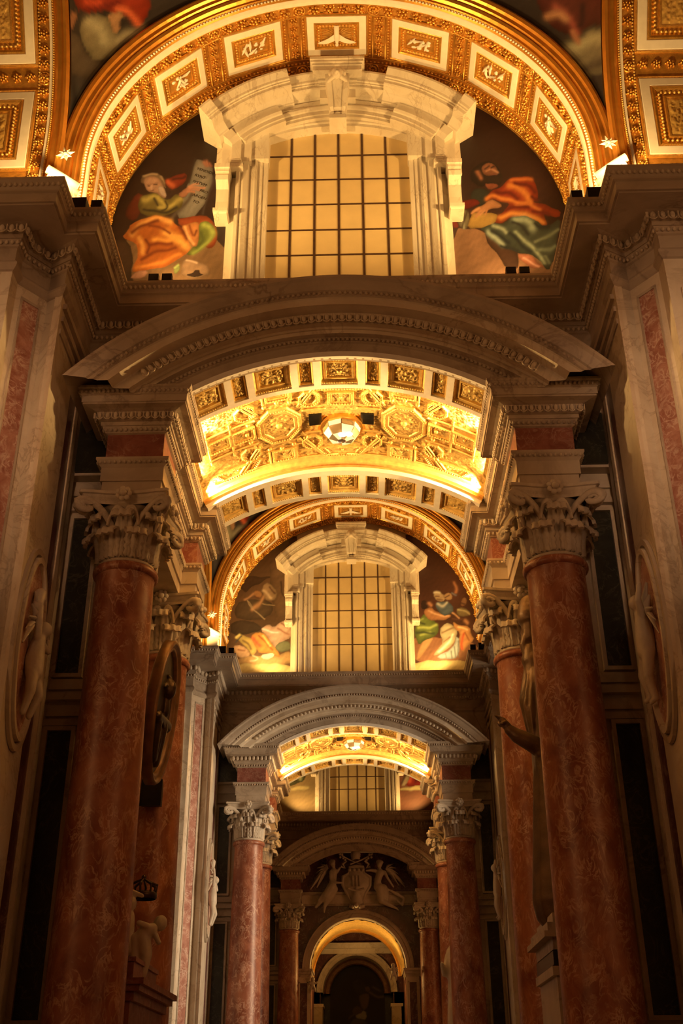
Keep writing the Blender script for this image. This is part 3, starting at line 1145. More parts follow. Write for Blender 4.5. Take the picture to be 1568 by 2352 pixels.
MURAL_L1 = [('bg', (50, 25, 13)),
    Pg((150, 96, 46), (60, 1370), (700, 1340), (1460, 1290), (1500, 2050), (150, 2050)),
    Pg((74, 42, 20), (60, 1340), (260, 1380), (300, 1600), (260, 1760), (340, 1950), (60, 1950)),
    Pg((112, 36, 14), (200, 1100), (250, 900), (330, 770), (440, 800), (400, 1010), (330, 1120)),
    Pg((142, 42, 15), (670, 590), (800, 560), (970, 510), (950, 640), (820, 760), (700, 660)),
    S(30, (200, 84, 34), (720, 620), (800, 690)), S(20, (70, 20, 10), (800, 600), (900, 590), (940, 560)),
    Pg((158, 128, 86), (1085, 360), (1160, 372), (1345, 505), (1150, 1045), (795, 1110), (1000, 640)),
    S(16, (58, 38, 22), (1000, 640), (1085, 365)), S(14, (70, 48, 30), (1340, 510), (1160, 1030)), S(30, (84, 60, 36), (800, 1090), (980, 860), (1030, 790)),
    Pg((118, 88, 30), (370, 850), (440, 780), (600, 780), (720, 860), (870, 780), (930, 860), (900, 970), (800, 1030), (600, 1070), (420, 1050), (350, 960)),
    S(34, (178, 138, 52), (430, 850), (560, 810), (680, 890)), S(30, (172, 132, 50), (620, 940), (800, 930), (895, 845)),
    S(22, (48, 34, 15), (430, 970), (680, 1020), (850, 960)), S(16, (60, 42, 16), (690, 860), (720, 930), (660, 980)), S(18, (52, 36, 16), (560, 850), (600, 920)),
    Pg((134, 92, 50), (390, 660), (400, 600), (430, 550), (540, 515), (640, 545), (690, 630), (680, 700), (600, 660), (500, 650)),
    S(14, (176, 128, 74), (430, 570), (520, 535), (600, 545)), S(12, (168, 122, 70), (640, 570), (670, 640)),
    Pg((196, 130, 78), (420, 650), (435, 595), (500, 560), (590, 572), (650, 640), (715, 810), (660, 830), (560, 770), (470, 740)),
    Pg((206, 152, 100), (600, 690), (670, 680), (720, 820), (620, 790)),
    S(8, (86, 48, 26), (478, 672), (515, 676)), S(8, (86, 48, 26), (556, 668), (592, 672)), S(7, (120, 66, 38), (515, 738), (555, 735)), S(9, (130, 76, 42), (470, 660), (600, 655), k=.5), S(14, (205, 140, 86), (520, 680), (525, 715)),
    S(9, (120, 80, 44), (650, 620), (690, 690)),
    Pg((192, 112, 62), (850, 810), (950, 710), (1040, 690), (1070, 720), (1000, 760), (930, 830)),
    S(15, (205, 124, 70), (1000, 700), (1110, 660)), S(14, (205, 124, 70), (1010, 715), (1190, 705)), S(13, (195, 112, 62), (1010, 735), (1120, 740)), S(14, (195, 112, 62), (980, 750), (1060, 770)),
    S(24, (178, 100, 58), (1185, 405), (1210, 440)), S(20, (185, 104, 60), (1225, 400), (1240, 445)), S(18, (170, 92, 52), (1265, 425), (1280, 450)),
    Pg((168, 64, 20), (830, 1120), (1000, 1060), (1180, 1045), (1290, 1110), (1345, 1230), (1330, 1400), (1250, 1480), (1180, 1420), (1000, 1300)),
    Pg((122, 112, 32), (1110, 1160), (1220, 1120), (1300, 1180), (1320, 1270), (1250, 1390), (1100, 1515), (950, 1550), (1000, 1450), (1100, 1400)),
    S(36, (172, 156, 54), (1180, 1180), (1270, 1210), (1290, 1270)), S(26, (160, 146, 48), (1280, 1300), (1200, 1420), (1030, 1515)), S(30, (84, 78, 22), (1140, 1280), (1180, 1360), (1080, 1440)),
    Pg((208, 96, 24), (160, 1350), (245, 1240), (265, 1160), (450, 1085), (620, 1055), (780, 1115), (910, 1240), (1005, 1400), (985, 1490), (860, 1610), (640, 1710), (290, 1770), (285, 1680), (370, 1540), (330, 1370)),
    S(34, (240, 146, 54), (280, 1280), (440, 1130), (620, 1085), (770, 1140)), S(50, (242, 150, 52), (700, 1260), (850, 1350), (950, 1420)), S(30, (236, 138, 44), (560, 1350), (760, 1370), (880, 1330)),
    S(30, (238, 142, 50), (370, 1330), (430, 1440), (420, 1520)), S(26, (228, 120, 36), (330, 1700), (600, 1660), (880, 1530)),
    S(26, (120, 44, 10), (280, 1260), (470, 1160), (620, 1130)), S(26, (128, 46, 10), (520, 1420), (640, 1400), (780, 1395)), S(24, (124, 46, 10), (400, 1600), (560, 1510), (820, 1450)),
    S(22, (118, 42, 10), (880, 1210), (960, 1330)), S(20, (130, 50, 12), (500, 1180), (640, 1200), (760, 1270)), S(20, (120, 44, 10), (450, 1350), (520, 1430), (480, 1520)),
    Pg((218, 120, 46), (890, 1190), (980, 1160), (1110, 1125), (1125, 1210), (1100, 1400), (1060, 1445), (995, 1390), (950, 1290)),
    S(18, (140, 60, 18), (1000, 1180), (1040, 1290)), S(16, (240, 150, 70), (940, 1200), (990, 1320), (1040, 1400)), S(14, (120, 50, 14), (1060, 1300), (1090, 1250)),
    Pg((142, 128, 52), (790, 1720), (860, 1640), (885, 1700), (820, 1790)), S(12, (180, 165, 70), (810, 1700), (860, 1660)),
    Pg((184, 124, 68), (905, 1610), (1000, 1595), (1150, 1640), (1250, 1710), (1250, 1830), (885, 1830)),
    Pg((60, 32, 16), (940, 1790), (1040, 1760), (1060, 1715), (1130, 1725), (1130, 1770), (1200, 1810), (1000, 1815)),
    S(12, (225, 160, 96), (960, 1610), (1010, 1620), (1090, 1640)),
    Pg((214, 134, 80), (275, 1810), (340, 1740), (510, 1740), (440, 1840), (270, 1850))]

MURAL_R1 = [('bg', (56, 25, 13)),
    Pg((166, 102, 52), (90, 1230), (480, 1220), (760, 1500), (1400, 1560), (1450, 2000), (90, 2000)),
    Pg((80, 42, 20), (480, 1225), (620, 1330), (900, 1480), (930, 1600), (900, 1720), (760, 1720), (690, 1560), (560, 1440)),
    Pg((46, 42, 24), (300, 900), (340, 730), (480, 690), (570, 770), (500, 880), (420, 940)),
    Pg((40, 22, 13), (335, 600), (335, 480), (430, 400), (540, 375), (650, 420), (700, 540), (720, 620), (640, 690), (520, 660), (430, 690), (350, 640)),
    Pg((156, 84, 42), (445, 440), (530, 400), (620, 415), (650, 470), (665, 530), (600, 560), (540, 570), (470, 530)),
    S(12, (70, 36, 20), (500, 470), (560, 440)), S(12, (190, 112, 62), (520, 500), (570, 480)), S(14, (190, 116, 66), (600, 480), (650, 510)), S(12, (60, 30, 16), (590, 460), (620, 445)),
    S(46, (44, 25, 14), (530, 600), (620, 620), (690, 600)), S(10, (120, 60, 34), (590, 550), (640, 540)),
    S(24, (170, 92, 46), (410, 510), (450, 590)),
    Pg((150, 70, 34), (485, 640), (560, 660), (660, 660), (650, 700), (560, 750)),
    Pg((122, 26, 10), (95, 950), (240, 850), (400, 845), (450, 890), (320, 970), (95, 1000)),
    Pg((168, 50, 14), (480, 880), (560, 770), (700, 680), (800, 590), (960, 560), (1080, 575), (1150, 690), (1170, 860), (1080, 880), (1250, 920), (1450, 1000), (1430, 1100), (1220, 1010), (1250, 1090), (1295, 1180), (1255, 1230), (1150, 1110),
       (900, 1060), (640, 1180), (655, 1060), (760, 960), (820, 910), (660, 850)),
    S(40, (218, 112, 34), (810, 690), (960, 720), (1020, 800), (1060, 880)), S(26, (214, 108, 34), (520, 840), (640, 800), (850, 885), (1080, 910)), S(34, (222, 122, 40), (700, 1080), (880, 1020), (1080, 1050), (1230, 1150)),
    S(24, (206, 96, 30), (830, 620), (960, 590), (1080, 610)), S(24, (206, 100, 32), (900, 930), (1080, 920), (1180, 990)),
    S(28, (100, 20, 8), (640, 760), (780, 760), (900, 830)), S(24, (104, 22, 8), (760, 980), (920, 940), (1050, 960)), S(28, (100, 22, 8), (880, 660), (1040, 670), (1120, 760)), S(24, (96, 20, 8), (1090, 820), (1150, 860)), S(20, (110, 26, 10), (1100, 1000), (1300, 1040)),
    Pg((128, 98, 52), (100, 1000), (180, 975), (280, 985), (310, 1060), (285, 1225), (220, 1235), (165, 1110)), S(12, (180, 150, 90), (190, 1000), (230, 1120), (240, 1220)), S(12, (70, 45, 22), (280, 1000), (240, 1100), (225, 1220)),
    Pg((130, 28, 12), (100, 1100), (170, 1130), (200, 1230), (110, 1210)),
    Pg((192, 128, 46), (275, 1225), (320, 1060), (380, 1010), (640, 1030), (670, 1060), (640, 1165), (480, 1215)),
    Pg((196, 114, 54), (310, 1030), (420, 930), (560, 855), (690, 880), (700, 930), (550, 980), (470, 1010)),
    S(15, (210, 128, 62), (430, 950), (340, 1030)), S(15, (200, 118, 56), (450, 980), (395, 1070)), S(15, (206, 124, 60), (490, 980), (440, 1040)), S(13, (190, 110, 50), (520, 980), (500, 1040)),
    Pg((72, 68, 40), (430, 1225), (560, 1170), (760, 1150), (890, 1070), (1010, 1045), (1140, 1120), (1250, 1220), (1460, 1070), (1420, 1300), (1330, 1720), (1250, 1730), (1200, 1620), (1050, 1520), (900, 1505), (700, 1430), (570, 1330), (500, 1250)),
    S(32, (170, 154, 98), (550, 1260), (640, 1340), (720, 1400)), S(24, (158, 142, 86), (620, 1190), (720, 1210), (770, 1260)), S(46, (164, 150, 92), (900, 1120), (1000, 1095), (1080, 1150), (1100, 1220)), S(24, (158, 144, 86), (890, 1270), (1050, 1410), (1180, 1530), (1240, 1650)),
    S(26, (112, 104, 62), (1150, 1480), (1300, 1480), (1380, 1440)), S(20, (120, 110, 64), (1250, 1560), (1300, 1640)), S(20, (120, 108, 62), (1120, 1380), (1300, 1300), (1420, 1240)),
    S(30, (34, 34, 24), (600, 1250), (720, 1320), (800, 1390)), S(26, (34, 34, 24), (830, 1280), (960, 1420), (1060, 1500)), S(26, (36, 34, 24), (1130, 1160), (1180, 1220), (1300, 1200)), S(22, (38, 36, 24), (700, 1420), (900, 1480)), S(26, (38, 36, 24), (860, 1150), (960, 1180), (1040, 1280)),
    Pg((198, 104, 56), (905, 1520), (1000, 1525), (1110, 1560), (1170, 1660), (1270, 1715), (1080, 1710), (930, 1600)), S(14, (225, 140, 86), (980, 1580), (1080, 1640), (1180, 1700))]

MURAL_L2 = [('bg', (96, 58, 26)),
    Pg((120, 76, 36), (860, 300), (1200, 300), (1200, 1300), (960, 1300), (900, 900)),
    Pg((70, 40, 18), (300, 600), (700, 620), (940, 620), (740, 700), (600, 780), (420, 900)),
    Pg((190, 130, 60), (200, 2150), (360, 1980), (1000, 1960), (1100, 1900), (1260, 1900), (1260, 2150)),
    Pg((244, 188, 92), (200, 2090), (1260, 2085), (1260, 2330), (200, 2330)),
    Pg((66, 42, 20), (220, 1370), (480, 1350), (640, 1400), (770, 1480), (620, 1570), (220, 1620)),
    Pg((86, 56, 27), (380, 1010), (900, 1000), (940, 1250), (720, 1360), (330, 1340), (260, 1200)),
    Pg((170, 118, 62), (735, 770), (880, 725), (1000, 860), (990, 1000), (850, 1040), (770, 960)), S(24, (205, 150, 86), (760, 850), (830, 900), (900, 980)), S(18, (90, 52, 24), (880, 800), (960, 900)),
    Pg((176, 106, 46), (600, 870), (690, 835), (745, 900), (690, 980), (620, 940)), S(14, (90, 44, 18), (620, 950), (680, 960)),
    S(30, (178, 112, 54), (760, 960), (700, 1090), (590, 1180)), S(20, (170, 106, 52), (600, 910), (450, 1000)),
    S(9, (165, 122, 68), (490, 1020), (540, 1130), (800, 1340)), S(7, (165, 122, 68), (520, 1050), (600, 1150)), S(8, (160, 116, 60), (750, 1080), (830, 1110), (950, 1105)),
    S(14, (60, 34, 16), (1070, 720), (1080, 900), (1130, 960)),
    Pg((206, 142, 78), (230, 1790), (420, 1770), (560, 1920), (530, 2010), (350, 2000)), S(16, (140, 80, 38), (350, 1860), (460, 1880)),
    Pg((196, 146, 58), (260, 1640), (350, 1575), (520, 1640), (640, 1720), (660, 1850), (600, 1980), (540, 1900), (460, 1790), (380, 1720)), S(20, (110, 74, 28), (430, 1700), (520, 1760), (560, 1840)), S(18, (230, 180, 80), (300, 1640), (360, 1600)), S(16, (60, 50, 36), (300, 1720), (400, 1620)),
    Pg((224, 134, 46), (540, 1620), (680, 1545), (800, 1590), (910, 1740), (1050, 1920), (1040, 1985), (870, 1900), (700, 1930), (640, 1800)), S(34, (205, 78, 36), (600, 1660), (700, 1780)), S(16, (150, 72, 22), (690, 1610), (840, 1760), (920, 1860)), S(18, (246, 172, 74), (760, 1620), (880, 1780)),
    Pg((222, 156, 96), (700, 1500), (850, 1415), (930, 1460), (1050, 1375), (1180, 1360), (1240, 1440), (1240, 1680), (1100, 1700), (960, 1850), (890, 1700)), S(18, (160, 96, 52), (1000, 1480), (1120, 1560), (1200, 1600)), S(18, (244, 190, 130), (760, 1500), (900, 1560), (1000, 1560)), S(14, (130, 74, 40), (1060, 1400), (1180, 1480)),
    Pg((124, 108, 56), (950, 1810), (1060, 1690), (1240, 1740), (1240, 1890), (1010, 1890)),
    Pg((238, 194, 122), (710, 1970), (900, 1890), (970, 1960), (800, 2040)), S(12, (205, 148, 86), (600, 1960), (700, 2010), (560, 2050))]

MURAL_R2 = [('bg', (78, 36, 16)),
    Pg((160, 92, 44), (150, 1640), (560, 1640), (1290, 1700), (1290, 2100), (150, 2100)),
    Pg((244, 188, 92), (150, 2050), (1290, 2030), (1290, 2330), (150, 2330)),
    Pg((204, 132, 62), (330, 1760), (440, 1640), (570, 1650), (490, 1790), (360, 1980), (250, 2060), (290, 1900)),
    Pg((110, 106, 32), (225, 1550), (300, 1330), (420, 1240), (600, 1380), (650, 1530), (570, 1640), (400, 1700), (300, 1780), (255, 1660)), S(24, (176, 160, 58), (300, 1480), (480, 1500), (600, 1440)), S(22, (170, 154, 56), (330, 1600), (500, 1560)), S(20, (54, 54, 20), (260, 1560), (400, 1560), (560, 1580)), S(20, (58, 56, 20), (300, 1380), (400, 1430)), S(18, (150, 140, 50), (280, 1360), (370, 1330)),
    Pg((194, 114, 52), (390, 1190), (500, 1130), (620, 1230), (860, 1260), (850, 1330), (560, 1370), (420, 1320)), S(16, (220, 146, 76), (470, 1200), (650, 1280), (820, 1290)),
    Pg((48, 22, 12), (335, 1050), (400, 1010), (460, 1060), (440, 1170), (350, 1170)), S(28, (190, 112, 56), (470, 1070), (510, 1110)),
    Pg((92, 88, 68), (570, 1080), (740, 1025), (890, 1100), (890, 1250), (690, 1290)), S(24, (190, 158, 106), (640, 1090), (700, 1130), (780, 1070)),
    Pg((202, 146, 80), (535, 920), (600, 870), (690, 880), (750, 970), (710, 1040), (600, 1030)), S(12, (110, 62, 30), (580, 950), (640, 940)), S(16, (225, 180, 112), (560, 890), (650, 880)), S(16, (120, 70, 34), (620, 1000), (690, 1000)),
    Pg((186, 126, 64), (690, 920), (780, 890), (880, 920), (880, 1020), (760, 1020)), S(12, (90, 48, 24), (740, 960), (820, 940)),
    S(24, (182, 104, 50), (905, 730), (945, 800), (930, 880)), S(14, (120, 100, 76), (870, 900), (930, 930)),
    Pg((150, 92, 44), (1000, 1060), (1060, 970), (1125, 990), (1100, 1100), (1030, 1130)), S(14, (70, 34, 16), (1010, 1060), (1080, 1080)),
    Pg((134, 98, 46), (930, 1170), (1060, 1130), (1200, 1260), (1100, 1300), (950, 1270)), S(14, (180, 140, 72), (960, 1180), (1080, 1200), (1160, 1260)),
    Pg((216, 170, 96), (640, 1520), (750, 1380), (880, 1440), (970, 1540), (900, 1700), (840, 1810), (600, 1960), (560, 1960), (610, 1840), (720, 1720)), S(20, (140, 96, 46), (700, 1560), (840, 1500), (900, 1460)), S(18, (236, 200, 130), (640, 1880), (800, 1740), (880, 1600)), S(14, (150, 100, 50), (720, 1720), (830, 1640)),
    Pg((188, 168, 118), (590, 1970), (860, 1850), (960, 1550), (1000, 1990), (700, 2030)), S(10, (100, 86, 58), (900, 1800), (920, 1990)), S(10, (100, 86, 58), (850, 1870), (860, 2000)), S(10, (110, 92, 60), (960, 1700), (970, 1980)), S(10, (120, 98, 60), (760, 1930), (780, 2010)),
    Pg((222, 136, 58), (870, 1370), (960, 1420), (1180, 1465), (1190, 1600), (1250, 1700), (1120, 1810), (1050, 1920), (960, 1720), (1000, 1560), (890, 1480)), S(22, (196, 70, 30), (1060, 1580), (1010, 1720), (1040, 1840)), S(16, (244, 176, 90), (960, 1450), (1120, 1510)), S(14, (150, 74, 26), (1080, 1560), (1160, 1700)),
    S(30, (186, 112, 54), (1080, 1360), (1120, 1400)), S(14, (90, 46, 22), (880, 1340), (1040, 1330)), S(14, (200, 130, 66), (880, 1240), (980, 1310))]

MURAL_L3 = [('bg', (150, 105, 48)), Pg((96, 80, 34), (520, 1180), (620, 640), (780, 420), (960, 500), (1060, 900), (900, 1100)), S(40, (150, 132, 60), (640, 1050), (720, 760), (840, 560)), S(34, (60, 50, 20), (800, 1050), (860, 800), (900, 640)), S(30, (170, 150, 76), (900, 1000), (960, 760)), Pg((190, 130, 66), (760, 430), (820, 330), (900, 360), (900, 470)),
    Pg((200, 150, 70), (460, 1200), (1100, 1130), (1100, 1260), (460, 1260))]
MURAL_R3 = [('bg', (120, 62, 28)), Pg((150, 32, 14), (560, 1150), (640, 620), (800, 460), (1000, 620), (1080, 1000), (960, 1180)), S(40, (200, 70, 30), (700, 1050), (760, 760), (860, 600)), S(34, (84, 14, 8), (860, 1050), (900, 800)), Pg((196, 146, 80), (480, 1160), (600, 860), (700, 900), (640, 1160)), S(30, (70, 30, 16), (520, 1100), (600, 900)), Pg((176, 110, 56), (760, 480), (820, 380), (900, 420), (880, 520)),
    Pg((200, 150, 70), (460, 1200), (1100, 1130), (1100, 1260), (460, 1260))]
MURAL_PL = [('bg', (52, 37, 22)), S(60, (70, 56, 34), (720, 900), (820, 1000), (760, 1200)), S(50, (34, 24, 15), (700, 760), (760, 1100)),
    Pg((88, 62, 34), (600, 300), (790, 330), (870, 560), (1080, 620), (1000, 740), (900, 800), (800, 780), (680, 680)),
    Pg((132, 102, 54), (780, 280), (850, 170), (980, 135), (1090, 180), (1150, 330), (1220, 400), (1130, 560), (980, 610), (890, 560), (830, 420)), S(60, (160, 128, 72), (900, 220), (1010, 300), (1060, 420)), S(50, (150, 118, 66), (1180, 420), (1300, 360), (1420, 300)),
    Pg((154, 40, 12), (740, -260), (1500, -260), (1510, 130), (1400, 260), (1250, 130), (1080, 100), (880, 130), (730, 70)), S(34, (206, 84, 34), (1180, 90), (1320, 140), (1380, 230)), S(30, (96, 18, 8), (860, 90), (1050, 60), (1200, 20)), S(30, (190, 60, 22), (850, 20), (1000, 30)),
    Pg((156, 90, 44), (640, 170), (740, 90), (780, 150), (710, 300), (650, 290)), Pg((172, 110, 54), (1050, 140), (1180, 105), (1260, 170), (1190, 215), (1215, 330), (1140, 360), (1110, 230))]
MURAL_PR = [('bg', (48, 33, 20)), S(60, (66, 50, 30), (1180, 900), (1100, 1000)),
    Pg((112, 84, 46), (620, 420), (760, 330), (900, 380), (960, 560), (900, 720), (760, 640), (660, 560)),
    Pg((120, 92, 50), (950, 640), (1000, 460), (1200, 380), (1400, 260), (1500, 300), (1480, 560), (1300, 780), (1100, 800)), S(60, (150, 120, 66), (1020, 520), (1200, 440), (1380, 360)), S(40, (70, 50, 28), (1050, 760), (1250, 680), (1420, 560)),
    Pg((84, 30, 16), (640, -200), (1500, -200), (1480, 160), (1240, 300), (1080, 380), (900, 300), (760, 140)), S(40, (130, 54, 30), (900, 60), (1050, 180), (1120, 330)), S(40, (44, 14, 9), (1180, 60), (1160, 260)), S(40, (164, 100, 50), (820, 170), (930, 120), (1000, 190)), S(30, (150, 84, 42), (1090, 330), (1130, 420))]


def mural(name, label, key, layers, y, crop, sc, xr, zr, step, gain, clip, group=None):
    """A flat painted wall field at depth y; outside the arch curve nothing is kept."""
    xs = np.arange(xr[0], xr[1] + step / 2, step); zs = np.arange(zr[0], zr[1] + step / 2, step)
    X, Z = np.meshgrid(xs, zs, indexing='ij')
    # spots of the photograph for each point of the plane
    D = np.stack([X - CAM[0], np.full(X.shape, y - CAM[1]), Z - CAM[2]], -1)
    k = D @ _f
    U = 784 + FPX * (D @ RT) / k; V = 1176 - FPX * (D @ UP) / k
    U = (U - crop[0]) * sc; V = (V - crop[1]) * sc
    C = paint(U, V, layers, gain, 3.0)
    keep = clip(X, Z)
    n, q = X.shape
    idx = np.arange(n * q).reshape(n, q)
    f = np.stack([idx[:-1, :-1], idx[1:, :-1], idx[1:, 1:], idx[:-1, 1:]], -1).reshape(-1, 4)
    f = f[keep[:-1, :-1].reshape(-1)]
    cx = (xr[0] + xr[1]) / 2
    me = bpy.data.meshes.new(name)
    me.from_pydata(np.stack([X - cx, np.zeros(X.shape), Z - zr[0]], -1).reshape(-1, 3).tolist(), [], f.tolist())
    ca = me.color_attributes.new('Col', 'FLOAT_COLOR', 'POINT')
    col = np.ones((n * q, 4), np.float32); col[:, :3] = C.reshape(-1, 3)
    ca.data.foreach_set('color', col.reshape(-1))
    me.materials.append(MATS['mural'])
    bm = bmesh.new(); bm.from_mesh(me)
    loose = [v for v in bm.verts if not v.link_faces]
    bmesh.ops.delete(bm, geom=loose, context='VERTS')
    bm.to_mesh(me); bm.free()
    o = bpy.data.objects.new(name, me)
    COL.objects.link(o)
    o.location = (cx, y, zr[0])
    LOC[o.name] = (cx, y, zr[0])
    return setp(o, label, 'mural', group)


def pendentive(u, sg, layers, label):
    n, q = 60, 46
    RM, RS2, YCS = RA + .40, 4.55, 9.1
    pts = np.zeros((n, q, 3))
    for i in range(n):
        t = (i / (n - 1)) ** 1.0
        th = PI / 2 * (1 - t * .72)
        A = np.array([sg * RM * math.sin(th), 13.62, CZ + RM * math.cos(th)])
        f = t * .98
        B = np.array([sg * 4.74, YCS + RS2 * math.cos(f), CZ + RS2 * math.sin(f)])
        for j in range(q):
            w = j / (q - 1)
            p = A * (1 - w) + B * w
            bul = math.sin(w * PI) * .28 * np.linalg.norm(A - B)
            p = p + np.array([sg * .707, .707, .15]) * bul * .5
            pts[i, j] = p
    D = pts + np.array([0, 0, 0]) - CAM
    k = D @ _f
    U = 784 + FPX * (D @ RT) / k; V = 1176 - FPX * (D @ UP) / k
    crop = (0, 0) if sg < 0 else (1068, 0)
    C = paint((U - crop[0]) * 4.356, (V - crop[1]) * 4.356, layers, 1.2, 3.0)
    base = pts[0, 0]
    me = bpy.data.meshes.new('pendentive_mural')
    idx = np.arange(n * q).reshape(n, q)
    f = np.stack([idx[:-1, :-1], idx[1:, :-1], idx[1:, 1:], idx[:-1, 1:]], -1).reshape(-1, 4)
    me.from_pydata((pts - base).reshape(-1, 3).tolist(), [], f.tolist())
    ca = me.color_attributes.new('Col', 'FLOAT_COLOR', 'POINT')
    col = np.ones((n * q, 4), np.float32); col[:, :3] = C.reshape(-1, 3)
    ca.data.foreach_set('color', col.reshape(-1))
    me.polygons.foreach_set('use_smooth', [True] * len(me.polygons))
    me.materials.append(MATS['mural'])
    o = bpy.data.objects.new('pendentive_mural', me)
    COL.objects.link(o)
    o.location = (base[0], base[1] + Y0, base[2])
    return setp(o, label, 'mural', 'murals in the corners under the dome')


# ---- lunette with window
def lunette(u, detail):
    w = thing('wall_lunette', None, None, (0, YW, ZC), kind='structure')
    def wall():
        b = MB(); P = []
        # plate around the window opening
        hx, z0, zs = 1.42, ZC - .3, 18.72
        for x0, x1, za, zb in ((-4.6, -hx, z0, 21.2), (hx, 4.6, z0, 21.2), (-hx, hx, 19.05, 21.2)):
            b.add([(x0, YW + .01, za), (x1, YW + .01, za), (x1, YW + .01, zb), (x0, YW + .01, zb)], [(0, 1, 2, 3)])
        return b
    part('lunette_field', wall, 'grey_marble', w, 'lunwall')
    # window
    win = thing('window_%d' % (u + 1), None, None, (0, YW, 15.0), kind='structure')
    mull = [-1.42, -.95, -.478, -.003, .472, .947, 1.42]
    rails = [14.6, 15.78, 16.41, 17.07, 17.73, 18.38, 19.1]
    def head(x): return 15.62 + math.sqrt(3.4 ** 2 - x * x)
    for i in range(6):
        for j in range(6):
            x0, x1 = mull[i], mull[i + 1]; za, zb = rails[j], rails[j + 1]
            def pane(x0=x0, x1=x1, za=za, zb=zb, j=j):
                b = MB(); n = 5
                P = []
                for k in range(n):
                    x = x0 + (x1 - x0) * k / (n - 1)
                    t = min(zb, head(x) + .06) if j == 5 else zb
                    P.append([(x, YW + .15, za), (x, YW + .15, t), (x, YW + .18, t), (x, YW + .18, za)])
                b.grid(P, False, cv=True)
                return b
            part('pane', pane, 'window_cloth', win, 'pane%d_%d' % (i, j))
    for i in range(1, 6):
        x = mull[i]
        part('mullion', lambda x=x: MB().box(x - .022, x + .022, YW + .138, YW + .152, 14.6, head(x) + .05), 'window_iron', win, 'mull%d' % i)
    for j in range(1, 6):
        z = rails[j]
        part('glazing_bar', lambda z=z: MB().box(-1.42, 1.42, YW + .136, YW + .153, z - .016, z + .016), 'window_iron', win, 'bar%d' % j)
    # architrave: jambs and segmental head
    f = thing('window_surround', 'pale marble surround with broken segmental gable around the %s window' % UNIT_WORD[u], 'window frame', (0, YW, ZC), 'marble window surrounds')
    prof = [(0, .24), (0, -.02), (.10, -.02), (.11, -.05), (.20, -.05), (.21, -.10), (.24, -.12), (.24, -.08), (.36, -.08), (.38, -.14), (.46, -.17), (.52, -.15), (.54, -.20), (.60, -.20), (.60, 0)]
    def jamb(s):
        def fn():
            P = [[(s * (1.40 + o), YW + y, z) for o, y in prof] for z in (14.4, 18.05)]
            b = MB().grid(P)
            return b
        return fn
    for s in (-1, 1):
        part('jamb', jamb(s), 'window_marble', f, 'wj%d' % s)
        # back pilaster strip, ear at the top
        part('back_strip', lambda s=s: MB().box(s * 2.0, s * 2.16, YW - .08, YW + .02, 14.4, 17.6), 'window_marble', f, 'wb%d' % s)
        def ear(s=s):
            b = MB()
            b.box(s * 1.38, s * 1.72, YW - .14, YW + .24, 18.05, 18.86)
            b.box(s * 1.72, s * 1.92, YW - .20, YW + .02, 17.92, 18.9)
            b.box(s * 1.92, s * 2.10, YW - .26, YW + .02, 17.72, 18.95)
            b.box(s * 2.10, s * 2.30, YW - .17, YW + .02, 17.55, 18.95)
            b.box(s * 2.30, s * 2.42, YW - .08, YW + .02, 17.6, 18.95)
            b.box(s * 1.86, s * 2.14, YW - .32, YW + .02, 17.66, 17.76)
            b.box(s * 1.90, s * 2.10, YW - .29, YW + .02, 17.80, 17.90)
            return b
        part('eared_corner', ear, 'window_marble', f, 'we%d' % s)
        # hanging bracket
        def con(s=s):
            b = MB()
            c = s * 2.235
            b.box(c - .145, c + .145, YW - .50, YW, 17.47, 17.57)
            b.box(c - .13, c + .13, YW - .46, YW, 17.40, 17.47)
            prof2 = [(0, 17.40), (-.40, 17.40), (-.44, 17.32), (-.42, 17.22), (-.34, 17.16), (-.28, 17.10), (-.26, 16.80), (-.27, 16.62), (-.32, 16.58), (-.32, 16.55), (-.38, 16.53), (-.40, 16.46), (-.36, 16.40), (0, 16.40)]
            P = [[(c - .12, YW + y, z) for y, z in prof2], [(c + .12, YW + y, z) for y, z in prof2]]
            b.grid(P)
            for q in (0, 1):
                x = c - .12 + q * .24
                b.add([(x, YW + y, z) for y, z in prof2], [tuple(range(len(prof2)))])
            b.box(c - .14, c + .14, YW - .42, YW, 16.42, 16.50)
            for k in range(3):
                b.sphere((c - .08 + k * .08, YW - .33, 16.545), .03, 6, 4)
            return b
        part('bracket', con, 'window_marble', f, 'wc%d' % s)
    # segmental head under the gable
    hp = [(3.40, .24), (3.40, -.05), (3.47, -.05), (3.48, -.09), (3.55, -.09), (3.56, -.14), (3.60, -.16), (3.60, -.12), (3.70, -.12), (3.72, -.20), (3.78, -.24), (3.82, -.22), (3.82, 0)]
    part('segmental_head', lambda: sweep_arc(15.62, [(r, YW + y) for r, y in hp], -.47, .47, 24), 'window_marble', f, 'whead')
    # gable: architrave, frieze and cornice in stepped lengths
    GC = 16.6
    ARC = [(2.56, .16), (2.63, .16), (2.63, .19), (2.72, .19), (2.73, .22), (2.77, .25), (2.80, .25), (2.80, .20), (3.0, .20)]
    COR = [(2.98, .20), (2.99, .24), (3.02, .25), (3.05, .29), (3.10, .36), (3.12, .38), (3.13, .56), (3.15, .58), (3.22, .58), (3.22, .61), (3.25, .61), (3.26, .64), (3.31, .65), (3.36, .69), (3.41, .73), (3.46, .73)]
    def gable(bands, fwd, dr, a0, a1, n=12):
        def fn():
            prof = [(bands[0][0] + dr, YW)] + [(r + dr, YW - d - fwd) for r, d in bands] + [(bands[-1][0] + dr, YW)]
            b = sweep_arc(GC, prof, a0, a1, n)
            for a in (a0, a1):
                vs = [(r * math.sin(a), y, GC + r * math.cos(a)) for r, y in prof]
                b.add(vs, [tuple(range(len(vs)))])
            return b
        return fn
    part('architrave', gable(ARC, 0, 0, -.44, .44, 20), 'window_marble', f, 'wfr0')
